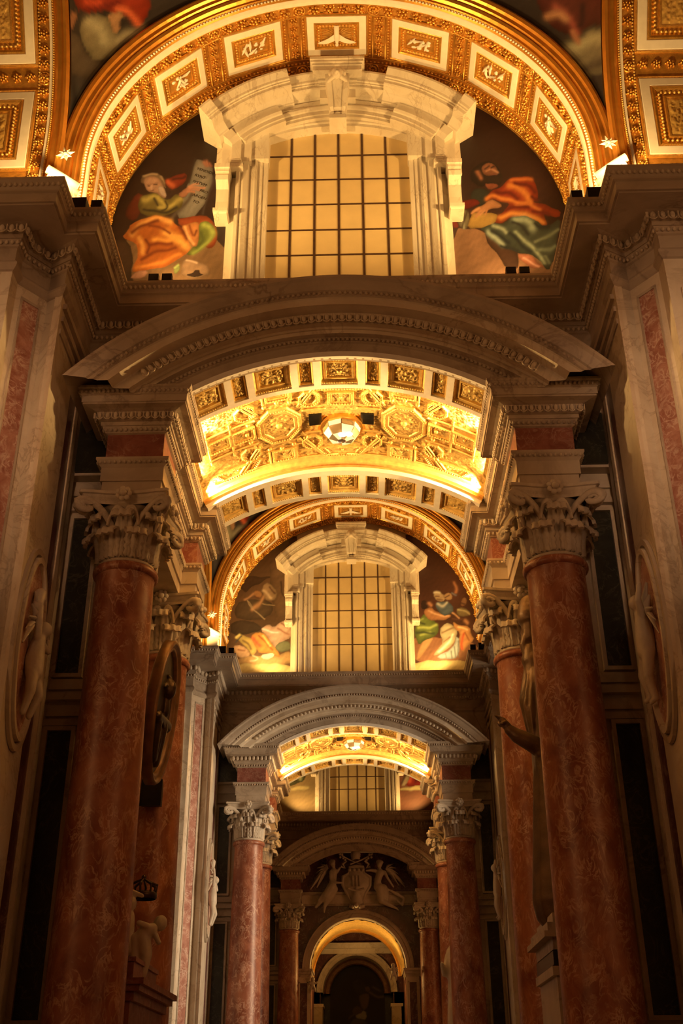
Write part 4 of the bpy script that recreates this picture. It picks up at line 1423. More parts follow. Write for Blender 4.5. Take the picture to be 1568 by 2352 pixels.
    for s in (-1, 1):
        def seg(nm, bands, fwd, dr, a, b_, n):
            a0, a1 = sorted((s * a, s * b_))
            part(nm, gable(bands, fwd, dr, a0, a1, n), 'window_marble', f, 'wg%s%d%s' % (nm, s, a))
        seg('architrave', ARC, .12, 0, .42, .80, 10)
        seg('gable_cornice', COR, .02, 0, .30, .82, 12)
        seg('gable_end', COR, .14, -.03, .82, .91, 3)
        seg('gable_end', [(2.62, .1), (2.7, .14), (2.8, .2), (2.96, .24)], .12, 0, .80, .88, 3)
        seg('gable_recess', COR, -.16, -.02, .0, .30, 6)
    def top():
        b = MB()
        for hw, d, z0, z1 in ((.55, .80, 20.10, 20.17), (.53, .77, 20.05, 20.10), (.50, .73, 20.0, 20.05), (.49, .70, 19.88, 20.0), (.40, .50, 19.82, 19.88), (.38, .44, 19.76, 19.82), (.36, .38, 19.45, 19.76)):
            b.box(-hw, hw, YW - d, YW, z0, z1)
        return b
    part('gable_block', top, 'window_marble', f, 'wtop')
    def key():
        b = MB()
        P = []
        for z, hw, y in ((18.92, .15, -.40), (19.0, .155, -.42), (19.04, .13, -.36), (19.1, .16, -.46), (19.4, .20, -.60), (19.62, .24, -.72), (19.72, .24, -.74), (19.74, .22, -.5)):
            P.append([(-hw, YW, z), (-hw, YW + y, z), (-hw * .6, YW + y - .02, z), (-hw * .5, YW + y + .02, z), (0, YW + y + .0, z), (hw * .5, YW + y + .02, z), (hw * .6, YW + y - .02, z), (hw, YW + y, z), (hw, YW, z)])
        b.grid(P)
        b.add([(-.17, YW, 18.84), (.17, YW, 18.84), (.17, YW - .42, 18.84), (-.17, YW - .42, 18.84), (-.17, YW, 18.94), (.17, YW, 18.94), (.17, YW - .42, 18.94), (-.17, YW - .42, 18.94)],
              [(0, 1, 2, 3), (7, 6, 5, 4), (0, 4, 5, 1), (1, 5, 6, 2), (2, 6, 7, 3), (3, 7, 4, 0)])
        return b
    part('keystone', key, 'window_marble', f, 'wkey')
    caps = [((0, YW - .82, 19.66), .115, (0, YW - .82, 19.62), .10), ((0, YW - .90, 19.60), .04, (0, YW - .92, 19.58), .03)]
    for i in range(7):
        a = PI * (i - .3) / 5.4
        caps.append(((.13 * math.cos(a), YW - .80, 19.68 + .11 * math.sin(a)), .045, (.14 * math.cos(a), YW - .78, 19.68 + .12 * math.sin(a)), .045))
    for s in (-1, 1):
        caps.append(((s * .10, YW - .78, 19.56), .05, (s * .19, YW - .74, 19.50), .03))
    sculpt('cherub_head', caps, 'window_marble', f, .022, 'cherub', 2)


# ---- portal
ENT_L = [(-3.75, 15.9), (-3.75, 14.9), (-2.85, 14.9), (-2.85, 16.02), (-3.15, 16.02), (-3.15, 18.8), (-2.85, 18.8), (-2.85, 19.75), (-3.75, 19.75), (-3.75, 19.3)]


def portal(u, detail):
    rear = u == 2
    w = thing('wall_portal', None, None, (0, 15.9, 0), kind='structure')
    def front():
        b = MB()
        n = 40
        # upper field with the arch cut out
        P = []
        for i in range(n + 1):
            x = -3.9 + 7.8 * i / n
            P.append([(x, YW - .02, PCZ + math.sqrt(max(0, 5.02 ** 2 - x * x))), (x, YW - .02, 13.4)])
        b.grid(P)
        for s in (-1, 1):
            b.box(s * 3.88, s * 4.55, YW - .02, 16.1, 10.9, 13.4)
            b.box(s * 3.80, s * 4.55, 15.9, 19.3, 0, 11.9)
        # face toward the next bay
        if not rear:
            P = []
            for i in range(n + 1):
                x = -3.9 + 7.8 * i / n
                P.append([(x, 19.3, PCZ + math.sqrt(max(0, 4.7 ** 2 - x * x))), (x, 19.3, 14.4)])
            b.grid(P)
            for s in (-1, 1):
                b.box(s * 3.88, s * 5.2, 19.0, 19.3, 10.9, 14.4)
            b.box(-5.2, 5.2, 15.75, 19.3, 14.2, 14.4)
        return b
    part('masonry', front, 'grey_marble', w, 'masonry%d' % rear)
    for s, side in ((-1, 'left'), (1, 'right')):
        for z0, z1 in ((7.45, 10.15), (2.6, 6.55)):
            part('dark_panel_or_shade', lambda: MB().box(s * 4.06, s * 4.42, 15.86, 15.95, z0, z1), 'dark_marble', w, 'dp%s%s' % (z0, side))
            def fr():
                b = MB()
                for x0, x1, za, zb in ((4.42, 4.48, z0 - .06, z1 + .06), (4.0, 4.06, z0 - .06, z1 + .06), (4.06, 4.42, z1, z1 + .06), (4.06, 4.42, z0 - .06, z0)):
                    b.box(s * x0, s * x1, 15.80, 15.95, za, zb)
                return b
            part('panel_frame', fr, 'grey_marble', w, 'df%s%s' % (z0, side))
        for z0, z1, p in ((6.62, 6.72, .10), (6.78, 6.95, .06), (7.02, 7.14, .12), (7.2, 7.36, .07), (10.3, 10.42, .10), (10.6, 10.75, .06)):
            part('string_course', lambda: MB().box(s * 3.8, s * 4.5, 15.9 - p, 15.95, z0, z1), 'grey_marble', w, 'sc%s%s' % (z0, side))
        part('dark_panel_or_shade', lambda: MB().box(s * 3.85, s * 4.46, 15.62, 15.70, 10.95, 11.95), 'dark_marble', w, 'dpt' + side)  # dark slab added to stand in for shade on the wall here
        # entablature over the columns, running through the passage
        path = ENT_L if s < 0 else mirror_path(ENT_L)
        if rear:
            pl = [(-3.75, 15.9), (-3.75, 14.9), (-2.85, 14.9), (-2.85, 15.9)]
            path = pl if s < 0 else mirror_path(pl)
        e = thing('entablature', 'stepped marble entablature with carved mouldings over the %s columns of the %s portal' % (side, UNIT_WORD[u]), 'entablature', (s * 3.3, 15.35, 10.08))
        ky = 'pe%s%d' % (side, rear)
        def core():
            b = MB()
            b.box(s * 2.85, s * 3.75, 14.9, 16.02, 10.08, 11.84)
            if not rear:
                b.box(s * 3.15, s * 4.0, 16.02, 18.8, 10.08, 11.84); b.box(s * 2.85, s * 3.75, 18.8, 19.75, 10.08, 11.84)
            else:
                b.box(s * 2.85, s * 3.75, 15.9, 16.3, 10.08, 11.84)
            return b
        part('core', core, 'grey_marble', e, ky + 'core')
        part('architrave', lambda: sweep_plan(path, [(0, 10.08), (.0, 10.08), (.02, 10.08), (.02, 10.30), (.05, 10.30), (.05, 10.54), (.08, 10.58), (.13, 10.66), (.13, 10.70), (0, 10.72)]), 'grey_marble', e, ky + 'arch')
        part('frieze', lambda: sweep_plan(path, [(0, 10.70), (.012, 10.72), (.012, 11.2), (0, 11.2)]), 'frieze_marble', e, ky + 'frz')
        part('cornice', lambda: sweep_plan(path, [(0, 11.18), (.05, 11.20), (.10, 11.30), (.12, 11.30), (.12, 11.37), (.16, 11.38), (.19, 11.52), (.27, 11.54), (.38, 11.55), (.38, 11.58), (.40, 11.58), (.40, 11.70), (.43, 11.72), (.45, 11.80), (.47, 11.82), (.47, 11.86), (0, 11.86)]), 'grey_marble', e, ky + 'cor')
        egg = shared('egg', egg_mesh, 'cream_marble')
        pts = plan_points(path, .2, .13)
        if detail:
            for x, y, a in pts:
                inst('egg', egg, e, (x, y, 11.45), (0, 0, a), (.09, .09, .1))
        else:
            def eg():
                b = MB()
                for x, y, a in pts: b.sphere((x, y, 11.45), .055, 6, 4, (1, 1, 1.3))
                return b
            part('egg_moulding', eg, 'cream_marble', e, ky + 'egg', 'stuff')
        def dent():
            b = MB()
            for x, y, a in plan_points(path, .44, .075): b.sphere((x, y, 11.76), .03, 5, 4, (1, 1, 1.3))
            for x, y, a in plan_points(path, .08, .08): b.sphere((x, y, 11.25), .03, 5, 4, (1, 1, 1.3))
            for x, y, a in plan_points(path, .11, .08): b.sphere((x, y, 10.62), .026, 5, 4, (1, 1, 1.3))
            return b
        part('carved_moulding', dent, 'grey_marble', e, ky + 'dent', 'stuff')
        # columns
        column(-3.36 if s < 0 else 3.33, 15.35, 'red veined marble column on the near %s side of the %s portal' % (side, UNIT_WORD[u]), 'red marble portal columns')
        if not rear:
            column(-3.42 if s < 0 else 3.27, 19.25, 'red veined marble column on the far %s side of the %s passage' % (side, UNIT_WORD[u]), 'red marble portal columns')
    # segmental gable over the opening
    g = thing('segmental_pediment', 'wide curved marble pediment with egg moulding over the %s portal' % UNIT_WORD[u], 'pediment', (0, 14.3, 11.86), 'curved portal pediments')
    A = .842
    bands = [('archivolt', [(4.66, 14.70), (4.66, 14.62), (4.68, 14.60), (4.93, 14.60), (4.95, 14.57), (5.03, 14.55), (5.05, 14.47)], 'grey_marble'),
             ('fascia', [(5.05, 14.47), (5.12, 14.47), (5.12, 14.44), (5.15, 14.42), (5.15, 14.32), (5.30, 14.30)], 'cream_marble'),
             ('corona', [(5.30, 14.30), (5.32, 14.28), (5.34, 14.10), (5.34, 14.08), (5.46, 14.08), (5.48, 14.06)], 'cream_marble'),
             ('sima', [(5.48, 14.06), (5.50, 14.03), (5.56, 14.03), (5.58, 14.0), (5.66, 13.97), (5.74, 13.95), (5.78, 13.92), (5.83, 13.92), (5.83, 15.7)], 'grey_marble')]
    for nm, prof, mt_ in bands:
        k = 'ped_' + nm
        if k not in CACHE:
            mb = sweep_arc(PCZ, prof, -A, A, 72)
            for a in (-A, A):
                vs = [(r * math.sin(a), y, PCZ + r * math.cos(a)) for r, y in prof]
                base = [(4.66 if nm == 'archivolt' else prof[0][0], 15.7)]
                q = vs + [(r * math.sin(a), y, PCZ + r * math.cos(a)) for r, y in [(prof[-1][0], 15.7), (prof[0][0], 15.7)]]
                mb.add(q, [tuple(range(len(q)))])
            me = mb.mesh((0, 14.3, 11.86), nm)
            clip_z(me, 11.70 - 11.86)
            me.materials.append(MATS[mt_])
            CACHE[k] = me
        part(nm, None, mt_, g, k)
    egg = shared('egg', egg_mesh, 'cream_marble')
    n = 66
    spots = []
    for i in range(n):
        a = -.80 + 1.6 * (i + .5) / n
        p = (5.225 * math.sin(a), 14.27, PCZ + 5.225 * math.cos(a))
        if p[2] > 11.95: spots.append((p, a))
    if detail:
        for p, a in spots:
            inst('egg', egg, g, p, frame_rot(math.cos(a), 0, -math.sin(a), 0, -1, 0) @ Matrix.Identity(3) if False else (Matrix.Rotation(a, 3, 'Y') @ Matrix.Rotation(-PI / 2, 3, 'Z')), (.11, .11, .115))
    else:
        def eg():
            b = MB()
            for p, a in spots: b.sphere(p, .055, 6, 4)
            return b
        part('egg_moulding', eg, 'cream_marble', g, 'pedegg', 'stuff')
    def rows():
        b = MB()
        for r, y, sp, rad in ((5.53, 14.02, .085, .03), (4.99, 14.55, .075, .03)):
            n = int(r * 1.64 / sp)
            for i in range(n):
                a = -.82 + 1.64 * (i + .5) / n
                z = PCZ + r * math.cos(a)
                if z > 11.85: b.sphere((r * math.sin(a), y, z), rad, 5, 4, (1, 1, 1.2))
        return b
    part('carved_moulding', rows, 'grey_marble', g, 'pedrows', 'stuff')
    if rear: return
    # ---- vault of the passage
    v = thing('ceiling', None, None, (0, 17, 12.5), kind='structure')
    def V3(th, y, R): return (R * math.sin(th), y, PCZ + R * math.cos(th))
    TH = math.radians(34)
    def base(y0, y1, R):
        return lambda: MB().grid([[V3(-TH + 2 * TH * i / 40, y0, R), V3(-TH + 2 * TH * i / 40, y1, R)] for i in range(41)], True)
    part('band_ground', base(14.58, 15.5, 4.74), 'vault_gold_ground', v, 'vb1')
    part('band_ground', base(18.2, 19.3, 4.74), 'vault_gold_ground', v, 'vb2')
    def border(y0, y1, R, up):
        prof = [(up, y0), (R, y0), (R, y1), (up, y1)]
        return lambda: sweep_arc(PCZ, prof, -TH, TH, 40)
    for y0, y1, up in ((14.58, 14.66, 4.76), (15.39, 15.5, 5.0), (18.28, 18.46, 4.76), (19.18, 19.32, 4.76)):
        part('white_border', border(y0, y1, 4.66, up), 'white_stucco', v, 'vw%s' % y0)
    part('coved_moulding', lambda: sweep_arc(PCZ, [(4.96, 18.04), (4.88, 18.10), (4.86, 18.16), (4.80, 18.18), (4.78, 18.24), (4.74, 18.29)], -TH, TH, 40), 'vault_gold', v, 'vcove')
    def vrot(th): return frame_rot(-math.sin(th), 0, -math.cos(th), math.cos(th), 0, -math.sin(th))
    edges = []
    for k in range(-3, 3):
        c = 14.0 * (k + .5)
        edges += [c - 3.1 / 2 - .8, c + 3.1 / 2 + .8]
    for bi, (y0, y1) in enumerate(((14.66, 15.39), (18.46, 19.18))):
        hh = y1 - y0
        rib = shared('rib%d' % bi, lambda: MB().box(-.062, .062, -hh / 2, hh / 2, -.08, .0), 'white_stucco')
        for e in edges:
            if abs(e) > 34: continue
            th = math.radians(e)
            inst('rib', rib, v, V3(th, (y0 + y1) / 2, 4.66), vrot(th))
        for k in range(-2, 3):
            th = math.radians(14.0 * k)
            fr = shared('vc_wide%d' % bi, lambda: frame_mesh(.70, hh - .04, [(0, -.07), (0, -.02), (.03, -.005), (.05, -.03), (.08, -.05), (.10, -.03), (.13, -.03), (.14, -.07)]), 'vault_gold')
            c = inst('coffer', fr, v, V3(th, (y0 + y1) / 2, 4.665), vrot(th))
            sub('relief', shared('vc_rel%d_%d' % (bi, k), lambda: relief_mesh(.46, hh - .3, .06, 30, 30, 20 + k), 'vault_gold'), c, (0, 0, -.075))
            sub('bead_border', shared('vc_bd%d' % bi, lambda: beads_rect(.645, hh - .09, .016, .042), 'vault_gold'), c, (0, 0, -.006))
        for k in range(-3, 3):
            th = math.radians(14.0 * (k + .5))
            if abs(th) > TH: continue
            fr = shared('vc_nar%d' % bi, lambda: frame_mesh(.255, hh - .04, [(0, -.07), (0, -.02), (.02, -.01), (.035, -.06)]), 'vault_gold')
            c = inst('coffer', fr, v, V3(th, (y0 + y1) / 2, 4.665), vrot(th))
            sub('relief', shared('vc_nrel%d' % bi, lambda: relief_mesh(.19, hh - .1, .06, 16, 36, 31), 'vault_gold'), c, (0, 0, -.075))
    # middle field: gilt foliage relief between framed panels
    RV = 4.95
    def field():
        n, k = (330, 190)
        H = np.abs(noise2(n, k, 9, 8, 12.0)); H = np.sqrt(H / H.max()); H = (H + H[::-1]) / 2
        P = []
        for i in range(n):
            th = -TH + 2 * TH * i / (n - 1)
            P.append([V3(th, 15.5 + 2.58 * j / (k - 1), RV - .06 * H[i, j]) for j in range(k)])
        return MB().grid(P, True)
    part('gilt_field', field, 'vault_gold', v, 'vfield')
    oc = [(math.cos(PI / 8 + i * PI / 4), math.sin(PI / 8 + i * PI / 4)) for i in range(8)]
    def panel(name, key, pts, pos_th, y, white=True, seed=1, rel=.55):
        fr = shared(key + 'f', lambda: poly_frame(pts, [(1.0, -.03), (1.0, .05), (.95, .075), (.90, .075), (.87, .05), (.80, .03)]), 'vault_gold')
        th = math.radians(pos_th)
        c = inst(name, fr, v, V3(th, y, RV), vrot(th))
        sub('inner_frame', shared(key + 'w', lambda: poly_frame(pts, [(.80, -.02), (.80, .04), (.78, .05), (.68, .05), (.64, .02), (.64, -.03)]), 'vault_gold'), c)
        def bead():
            b = MB()
            for i in range(len(pts)):
                a, d = pts[i], pts[(i + 1) % len(pts)]
                l = math.hypot(a[0] - d[0], a[1] - d[1]); q = max(2, int(l / .055))
                for j in range(q):
                    t = (j + .5) / q
                    b.sphere(((a[0] + (d[0] - a[0]) * t) * .85, (a[1] + (d[1] - a[1]) * t) * .85, .06), .02, 5, 4)
            return b
        sub('bead_border', shared(key + 'b', bead, 'vault_gold'), c)
        def bed():
            b = MB()
            q = len(pts)
            return b.add([(x * .66, y_ * .66, -.012) for x, y_ in pts] + [(0, 0, -.012)], [(i, (i + 1) % q, q) for i in range(q)])
        sub('ground', shared(key + 'g', bed, 'vault_gold_ground'), c)
        def rl():
            b = MB(); rnd = random.Random(seed)
            ex = max(abs(p[0]) for p in pts) * rel; ey = max(abs(p[1]) for p in pts) * rel
            for i in range(16):
                a = rnd.uniform(0, 2 * PI); r = math.sqrt(rnd.random()) * .8
                b.sphere((ex * r * math.cos(a), ey * r * math.sin(a), .0), rnd.uniform(.12, .26) * min(ex, ey), 7, 5, (1.1, 1.1, .8))
            b.sphere((0, 0, .02), .3 * min(ex, ey), 8, 6)
            return b
        sub('relief', shared(key + 'r%d' % seed, rl, 'vault_gold'), c)
        return c
    big = [(.46 * x, .62 * y) for x, y in oc]
    panel('octagonal_coffer', 'voct', big, -13.5, 16.83, seed=2)
    panel('octagonal_coffer', 'voct', big, 13.5, 16.83, seed=3)
    sm = [(.21 * x, .25 * y) for x, y in oc]
    for th, y in ((-6.6, 16.12), (6.6, 16.12), (-6.6, 17.55), (6.6, 17.55), (-20.5, 16.15), (20.5, 16.15), (-20.5, 17.5), (20.5, 17.5)):
        panel('small_coffer', 'vsoct', sm, th, y, seed=4)
    trap = [(-.52, -.16), (.52, -.16), (.34, .17), (-.34, .17)]
    trap2 = [(-.34, -.17), (.34, -.17), (.52, .16), (-.52, .16)]
    for th in (0, -24, 24):
        panel('long_coffer', 'vtr', trap2, th, 17.93, seed=5)
        panel('long_coffer', 'vtr2', trap, th, 15.72, seed=6)
    rc = [(-.24, -.20), (.24, -.20), (.24, .20), (-.24, .20)]
    for th, y in ((-13.2, 17.83), (13.2, 17.83), (-13.2, 15.82), (13.2, 15.82), (-27, 16.83), (27, 16.83), (-21.5, 16.83), (21.5, 16.83), (0, 16.15)):
        panel('square_coffer', 'vrc', rc, th, y, seed=7)
    # ribs that tie the panels together
    def ribs():
        b = MB()
        def ln(a, y0, c, y1, r=.022):
            b.tube([V3(math.radians(a + (c - a) * i / 8), y0 + (y1 - y0) * i / 8, RV - .05) for i in range(9)], r, 6)
        for m_ in (-1, 1):
            for d_ in (0, .9):
                ln(m_ * (9.3 - d_), 16.3, m_ * (4.2 - d_ * .3), 15.6); ln(m_ * (9.3 - d_), 17.36, m_ * (4.2 - d_ * .3), 18.05)
                ln(m_ * (17.9 + d_), 16.3, m_ * (23 + d_), 15.6); ln(m_ * (17.9 + d_), 17.36, m_ * (23 + d_), 18.05)
            for y_ in (15.62, 18.04): ln(m_ * 1, y_, m_ * 30, y_, .018)
            for y_ in (16.45, 17.2): ln(m_ * 3.2, y_, m_ * 8.4, y_); ln(m_ * 18.6, y_, m_ * 30, y_)
            for a_ in (24.2, 29.6): ln(m_ * a_, 16.3, m_ * a_, 17.35)
            for a_ in (10.4, 16.4): ln(m_ * a_, 15.62, m_ * a_, 16.05); ln(m_ * a_, 17.62, m_ * a_, 18.04)
            for i in range(16):
                a_ = 2 * PI * i / 16
                if m_ * math.cos(a_) < -.7: continue
                b.sphere(V3(math.radians(m_ * 13.5) + .62 * math.cos(a_) / RV, 16.83 + .76 * math.sin(a_), RV - .04), .045, 7, 5)
        return b
    part('gilt_ribs', ribs, 'vault_gold', v, 'vribs', 'stuff')
    for s in (-1, 1):
        th = math.radians(s * 5.6)
        inst('vent', shared('vent', lambda: MB().box(-.12, .12, -.17, .17, -.02, .06), 'black_metal'), v, V3(th, 16.8, RV), vrot(th))
    # egg moulding below the middle field
    def em():
        b = MB()
        for y in (18.10, 15.54):
            for i in range(110):
                b.sphere(V3(-TH + 2 * TH * (i + .5) / 110, y, RV - .03), .028, 5, 4)
        return b
    part('egg_moulding', em, 'vault_gold', v, 'vegg', 'stuff')
    # faceted lantern at the crown
    ln = thing('faceted_lantern', 'round faceted glass lantern hanging from the gilded vault of the %s passage' % UNIT_WORD[u], 'lamp', (0, 17.05, 12.74))
    c0 = (0, 17.05, 12.66)
    rings = [(.36, 0), (.34, -.12), (.24, -.25), (.08, -.31)]
    part('rim', lambda: MB().lathe([(.40, .06), (.40, -.02), (.34, -.03), (.34, .08)], c0, 20, False), 'gold_moulding', ln, 'lrim')
    k = 8
    for ri in range(3):
        for i in range(k):
            a0, a1 = 2 * PI * i / k, 2 * PI * (i + 1) / k
            (r0, z0), (r1, z1) = rings[ri], rings[ri + 1]
            def fac(a0=a0, a1=a1, r0=r0, z0=z0, r1=r1, z1=z1):
                b = MB(); q = []
                for (r, z, a) in ((r0, z0, a0), (r0, z0, a1), (r1, z1, a1), (r1, z1, a0)):
                    q.append(Vector((c0[0] + r * math.cos(a), c0[1] + r * math.sin(a), c0[2] + z)))
                m = sum(q, Vector()) / 4
                o = [m + (p - m) * .93 for p in q]; inn = [p + (Vector(c0) - p) * .05 for p in o]
                return b.add([tuple(p) for p in o + inn], [(0, 1, 2, 3), (7, 6, 5, 4), (0, 4, 5, 1), (1, 5, 6, 2), (2, 6, 7, 3), (3, 7, 4, 0)])
            part('facet', fac, 'lamp_white' if (i + ri) % 2 else 'lantern_glass', ln, 'lf%d_%d' % (ri, i))
    part('cage', lambda: MB().lathe([(.30, -.02), (.28, -.11), (.19, -.2), (.05, -.25), (.01, -.25)], c0, 20), 'brown_wood', ln, 'lcage')
    for sx, sy in ((.02, -.30), (.13, -.22)):
        part('bulb', lambda sx=sx, sy=sy: MB().sphere((sx, 17.05 + sy * .7, 12.66 - .30 + abs(sx) * .4), .06, 10, 8, (1.3, 1, .6)), 'lamp_lens', ln, 'lb%s' % sx)


def lamp_light(kind, *a, **k):
    return (area_light if kind == 'a' else spot_light)(*a, **k)


def floodlight(pos, aim, size, label, group, power, angle=110, vis=True):
    """Box floodlight on a cornice; its own light leaves from its lens."""
    t = thing('floodlight', label, 'floodlight', pos, group)
    w, h, d = size
    x, y, z = pos
    part('bracket', MB().box(x - w * .6, x + w * .6, y - .02, y + .02, z, z + .03).box(x - w * .6, x - w * .54, y - .02, y + .02, z, z + h * .6).box(x + w * .54, x + w * .6, y - .02, y + .02, z, z + h * .6), 'gold_moulding', t)
    b = MB().box(x - w / 2, x + w / 2, y - d / 2, y + d / 2, z + .04, z + .04 + h)
    for k in range(5):
        b.box(x - w / 2, x + w / 2, y - d / 2 - .02, y - d / 2, z + .04 + h * (.5 + k * .1), z + .04 + h * (.53 + k * .1))
    part('housing', b, 'black_metal', t)
    part('visor', MB().box(x - w * .52, x + w * .52, y - d / 2 - .03, y - d / 2 - .01, z + .04, z + h * 1.12), 'black_metal', t)
    part('lens', MB().box(x - w * .42, x + w * .42, y - d * .3, y + d * .45, z + .04 + h, z + .05 + h), 'lamp_lens', t)
    p = Vector((x, y + Y0, z + h + .10))
    spot_light('flood_beam', p, Vector(aim) + Vector((0, Y0, 0)), power, WARM, angle, .7, .08)
    return t


def lights_of_unit(u, k=1.0):
    UW = UNIT_WORD[u]
    for s, side in ((-1, 'left'), (1, 'right')):
        if u < 2:
            floodlight((s * 4.22, 13.30, ZC), (-s * .8, 14.75, 20.5), (.23, .24, .18), 'larger black floodlight on the %s cornice corner below the %s gilded arch' % (side, UW), 'floodlights on the cornice', (800 if u == 0 else 430) * k, 105)
            floodlight((s * 3.925, 13.28, ZC), (s * 3.6, 15.6, 19.2), (.17, .18, .14), 'smaller black floodlight on the %s cornice corner below the %s gilded arch' % (side, UW), 'floodlights on the cornice', 220 * k, 140)
        for j, xx in enumerate((3.30, 3.06)):
            if u == 0:
                floodlight((s * xx, 15.05, ZC), (s * (.6 + j * .8), 15.9, 19.0), (.17, .16, .08), '%s small floodlight of the pair under the mural %s of the nearest window' % ('outer' if j == 0 else 'inner', side), 'small floodlights on the sill', 58 * k, 150)
        if u > 0:
            spot_light('sill_beam', (s * 3.2, 14.75 + Y0, ZC + .15), (s * 1.2, 15.9 + Y0, 18.9), (300 if u == 1 else 330) * k, WARM, 150, .7, .08)
        if u < 2:
            # a lamp behind the cornice corner, turned to the side arch
            spot_light('side_arch_beam', (s * 4.45, 12.85 + Y0, ZC + .25), (s * 5.9, 12.4 + Y0, 18.2), 300 * k, WARM, 150, .7, .1)
            # lamps lying on the passage cornice, turned up to the vault
            st = thing('cornice_lamp_strip', 'lamp strip lying on the %s cornice inside the %s passage' % (side, UW), 'lamp', (s * 2.72, 17.4, 11.86), 'lamp strips on the passage cornices')
            part('tray', MB().box(s * 2.74, s * 2.84, 16.15, 18.1, 11.86, 11.89), 'black_metal', st)
            part('tube', MB().tube([(s * 2.79, 16.2, 11.905), (s * 2.79, 18.05, 11.905)], .016, 8), 'lamp_lens', st)
            area_light('strip_beam', (s * 2.62, 16.9 + Y0, 11.90), (s * .2, 16.9 + Y0, 12.7), 1.3, .05, 40 * k, (1.0, .56, .18), 180)
            for yy, ya in ((16.2, 14.9), (17.95, 18.95)):
                area_light('strip_beam', (s * 2.60, yy + Y0, 11.90), (-s * .9, ya + Y0, 12.45), .25, .05, (140 if yy < 17 else 92) * k, (1.0, .56, .18), 120)


def corner_ornaments(u):
    for s, side in ((-1, 'left'), (1, 'right')):
        t = thing('stucco_star', 'white stucco star in the %s corner where the gilded arches meet before the %s window' % (side, UNIT_WORD[u]), 'ornament', (s * 4.66, 13.42, 15.95))
        c = (s * 4.64, 13.40, 15.95)
        for i in range(8):
            a = i * PI / 4 + .25
            l = .17 if i % 2 == 0 else .14
            def ray(a=a, l=l):
                b = MB()
                d = Vector((math.cos(a), -.15, math.sin(a))); q = Vector((-math.sin(a), 0, math.cos(a)))
                o = Vector(c)
                pts = [o, o + d * l * .45 + q * .035, o + d * l, o + d * l * .45 - q * .035, o + d * l * .42 + Vector((0, -.04, 0)), o + Vector((0, .03, 0)) + d * l * .4]
                return b.add([tuple(p) for p in pts], [(0, 4, 1), (1, 4, 2), (2, 4, 3), (3, 4, 0), (0, 1, 5), (1, 2, 5), (2, 3, 5), (3, 0, 5)])
            part('ray', ray, 'white_stucco', t, 'star%s%d' % (side, i))
        part('boss', lambda: MB().sphere((c[0], c[1] - .02, c[2]), .045, 8, 6), 'white_stucco', t, 'starb' + side)
        im = thing('impost_block', 'pale moulded impost block under the %s corner star before the %s window' % (side, UNIT_WORD[u]), 'ornament', (s * 4.6, 13.45, 14.9))
        def blk():
            b = MB()
            p0, p1 = Vector((s * 4.84, 13.2, 15.42)), Vector((s * 4.36, 13.45, 15.24))
            b.tube([p0, p0.lerp(p1, .5), p1], [.075, .085, .075], 8)
            b.tube([p0 + Vector((0, .06, -.10)), p1 + Vector((0, .06, -.10))], [.06, .06], 8)
            return b
        part('moulding', blk, 'plaster', im, 'imp' + side)
        part('foot', lambda: MB().box(s * 4.42, s * 4.95, 13.4, 13.9, ZC, 15.32), 'plaster', im, 'impf' + side)


# ------------------------------------------------------------------ build: structure
f = part('floor', MB().box(-14, 14, -6, 70, -.3, 0), 'stone_floor', kind='structure')
for u in range(3):
    Y0 = u * L
    detail = u == 0
    portal(u, detail)
    piers(u, detail)
    lunette(u, detail)
    w = thing('wall_cornice', None, None, (0, YW, 13.2), kind='structure')
    cornice_parts(w, 'mid', [(-4.5, YW), (4.5, YW)], [(-4.5, YW), (4.5, YW)], detail, 'mid')
    transverse_arch(u, detail)
    side_arches(u, detail)
    dome_shell(u)
    putto_medallions(u)
    if u < 2: corner_ornaments(u)
    lights_of_unit(u, (1.0, 1.0, .8)[u])
    if u < 2:
        for sg, side, lay in ((-1, 'left', MURAL_PL), (1, 'right', MURAL_PR)):
            pendentive(u, sg, lay if u == 0 else lay, 'painted %s corner under the dome, clouds and %s robe, above the %s arch' % (side, 'red' if sg < 0 else 'dark', UNIT_WORD[u]))

# ------------------------------------------------------------------ murals of the lunettes
def clipL(X, Z): return (X ** 2 + (Z - CZ) ** 2 < 4.43 ** 2) | ((Z < CZ) & (np.abs(X) < 4.43))


Y0 = 0
mL1 = mural('lunette_mural', 'mural of a seated old man in orange drapery holding an inscribed tablet', 'L1', MURAL_L1, YW - .012, (250, 300), 5.407, (-4.44, -2.0), (ZC, 20.0), .0135, .62, clipL, 'lunette murals')
mR1 = mural('lunette_mural', 'mural of a bearded man in a red cloak and green skirt with a book', 'R1', MURAL_R1, YW - .012, (1020, 300), 5.407, (2.0, 4.44), (ZC, 20.0), .0135, .62, clipL, 'lunette murals')
mL2 = mural('lunette_mural', 'mural of a figure swooping over a reclining family in yellow and orange', 'L2', MURAL_L2, L + YW - .012, (500, 1240), 7.35, (-4.44, -2.0), (ZC, 20.0), .026, .75, clipL, 'lunette murals')
mR2 = mural('lunette_mural', 'mural of a crowd in green, white and orange robes around an old man', 'R2', MURAL_R2, L + YW - .012, (920, 1240), 7.35, (2.0, 4.44), (ZC, 20.0), .026, .75, clipL, 'lunette murals')
mL3 = mural('lunette_mural', 'mural of a seated figure in green drapery beside the farthest window', 'L3', MURAL_L3, 2 * L + YW - .012, (600, 1690), 10, (-4.44, -2.0), (ZC, 20.0), .05, .8, clipL, 'lunette murals')
mR3 = mural('lunette_mural', 'mural of a seated figure in red drapery beside the farthest window', 'R3', MURAL_R3, 2 * L + YW - .012, (870, 1690), 10, (2.0, 4.44), (ZC, 20.0), .05, .8, clipL, 'lunette murals')

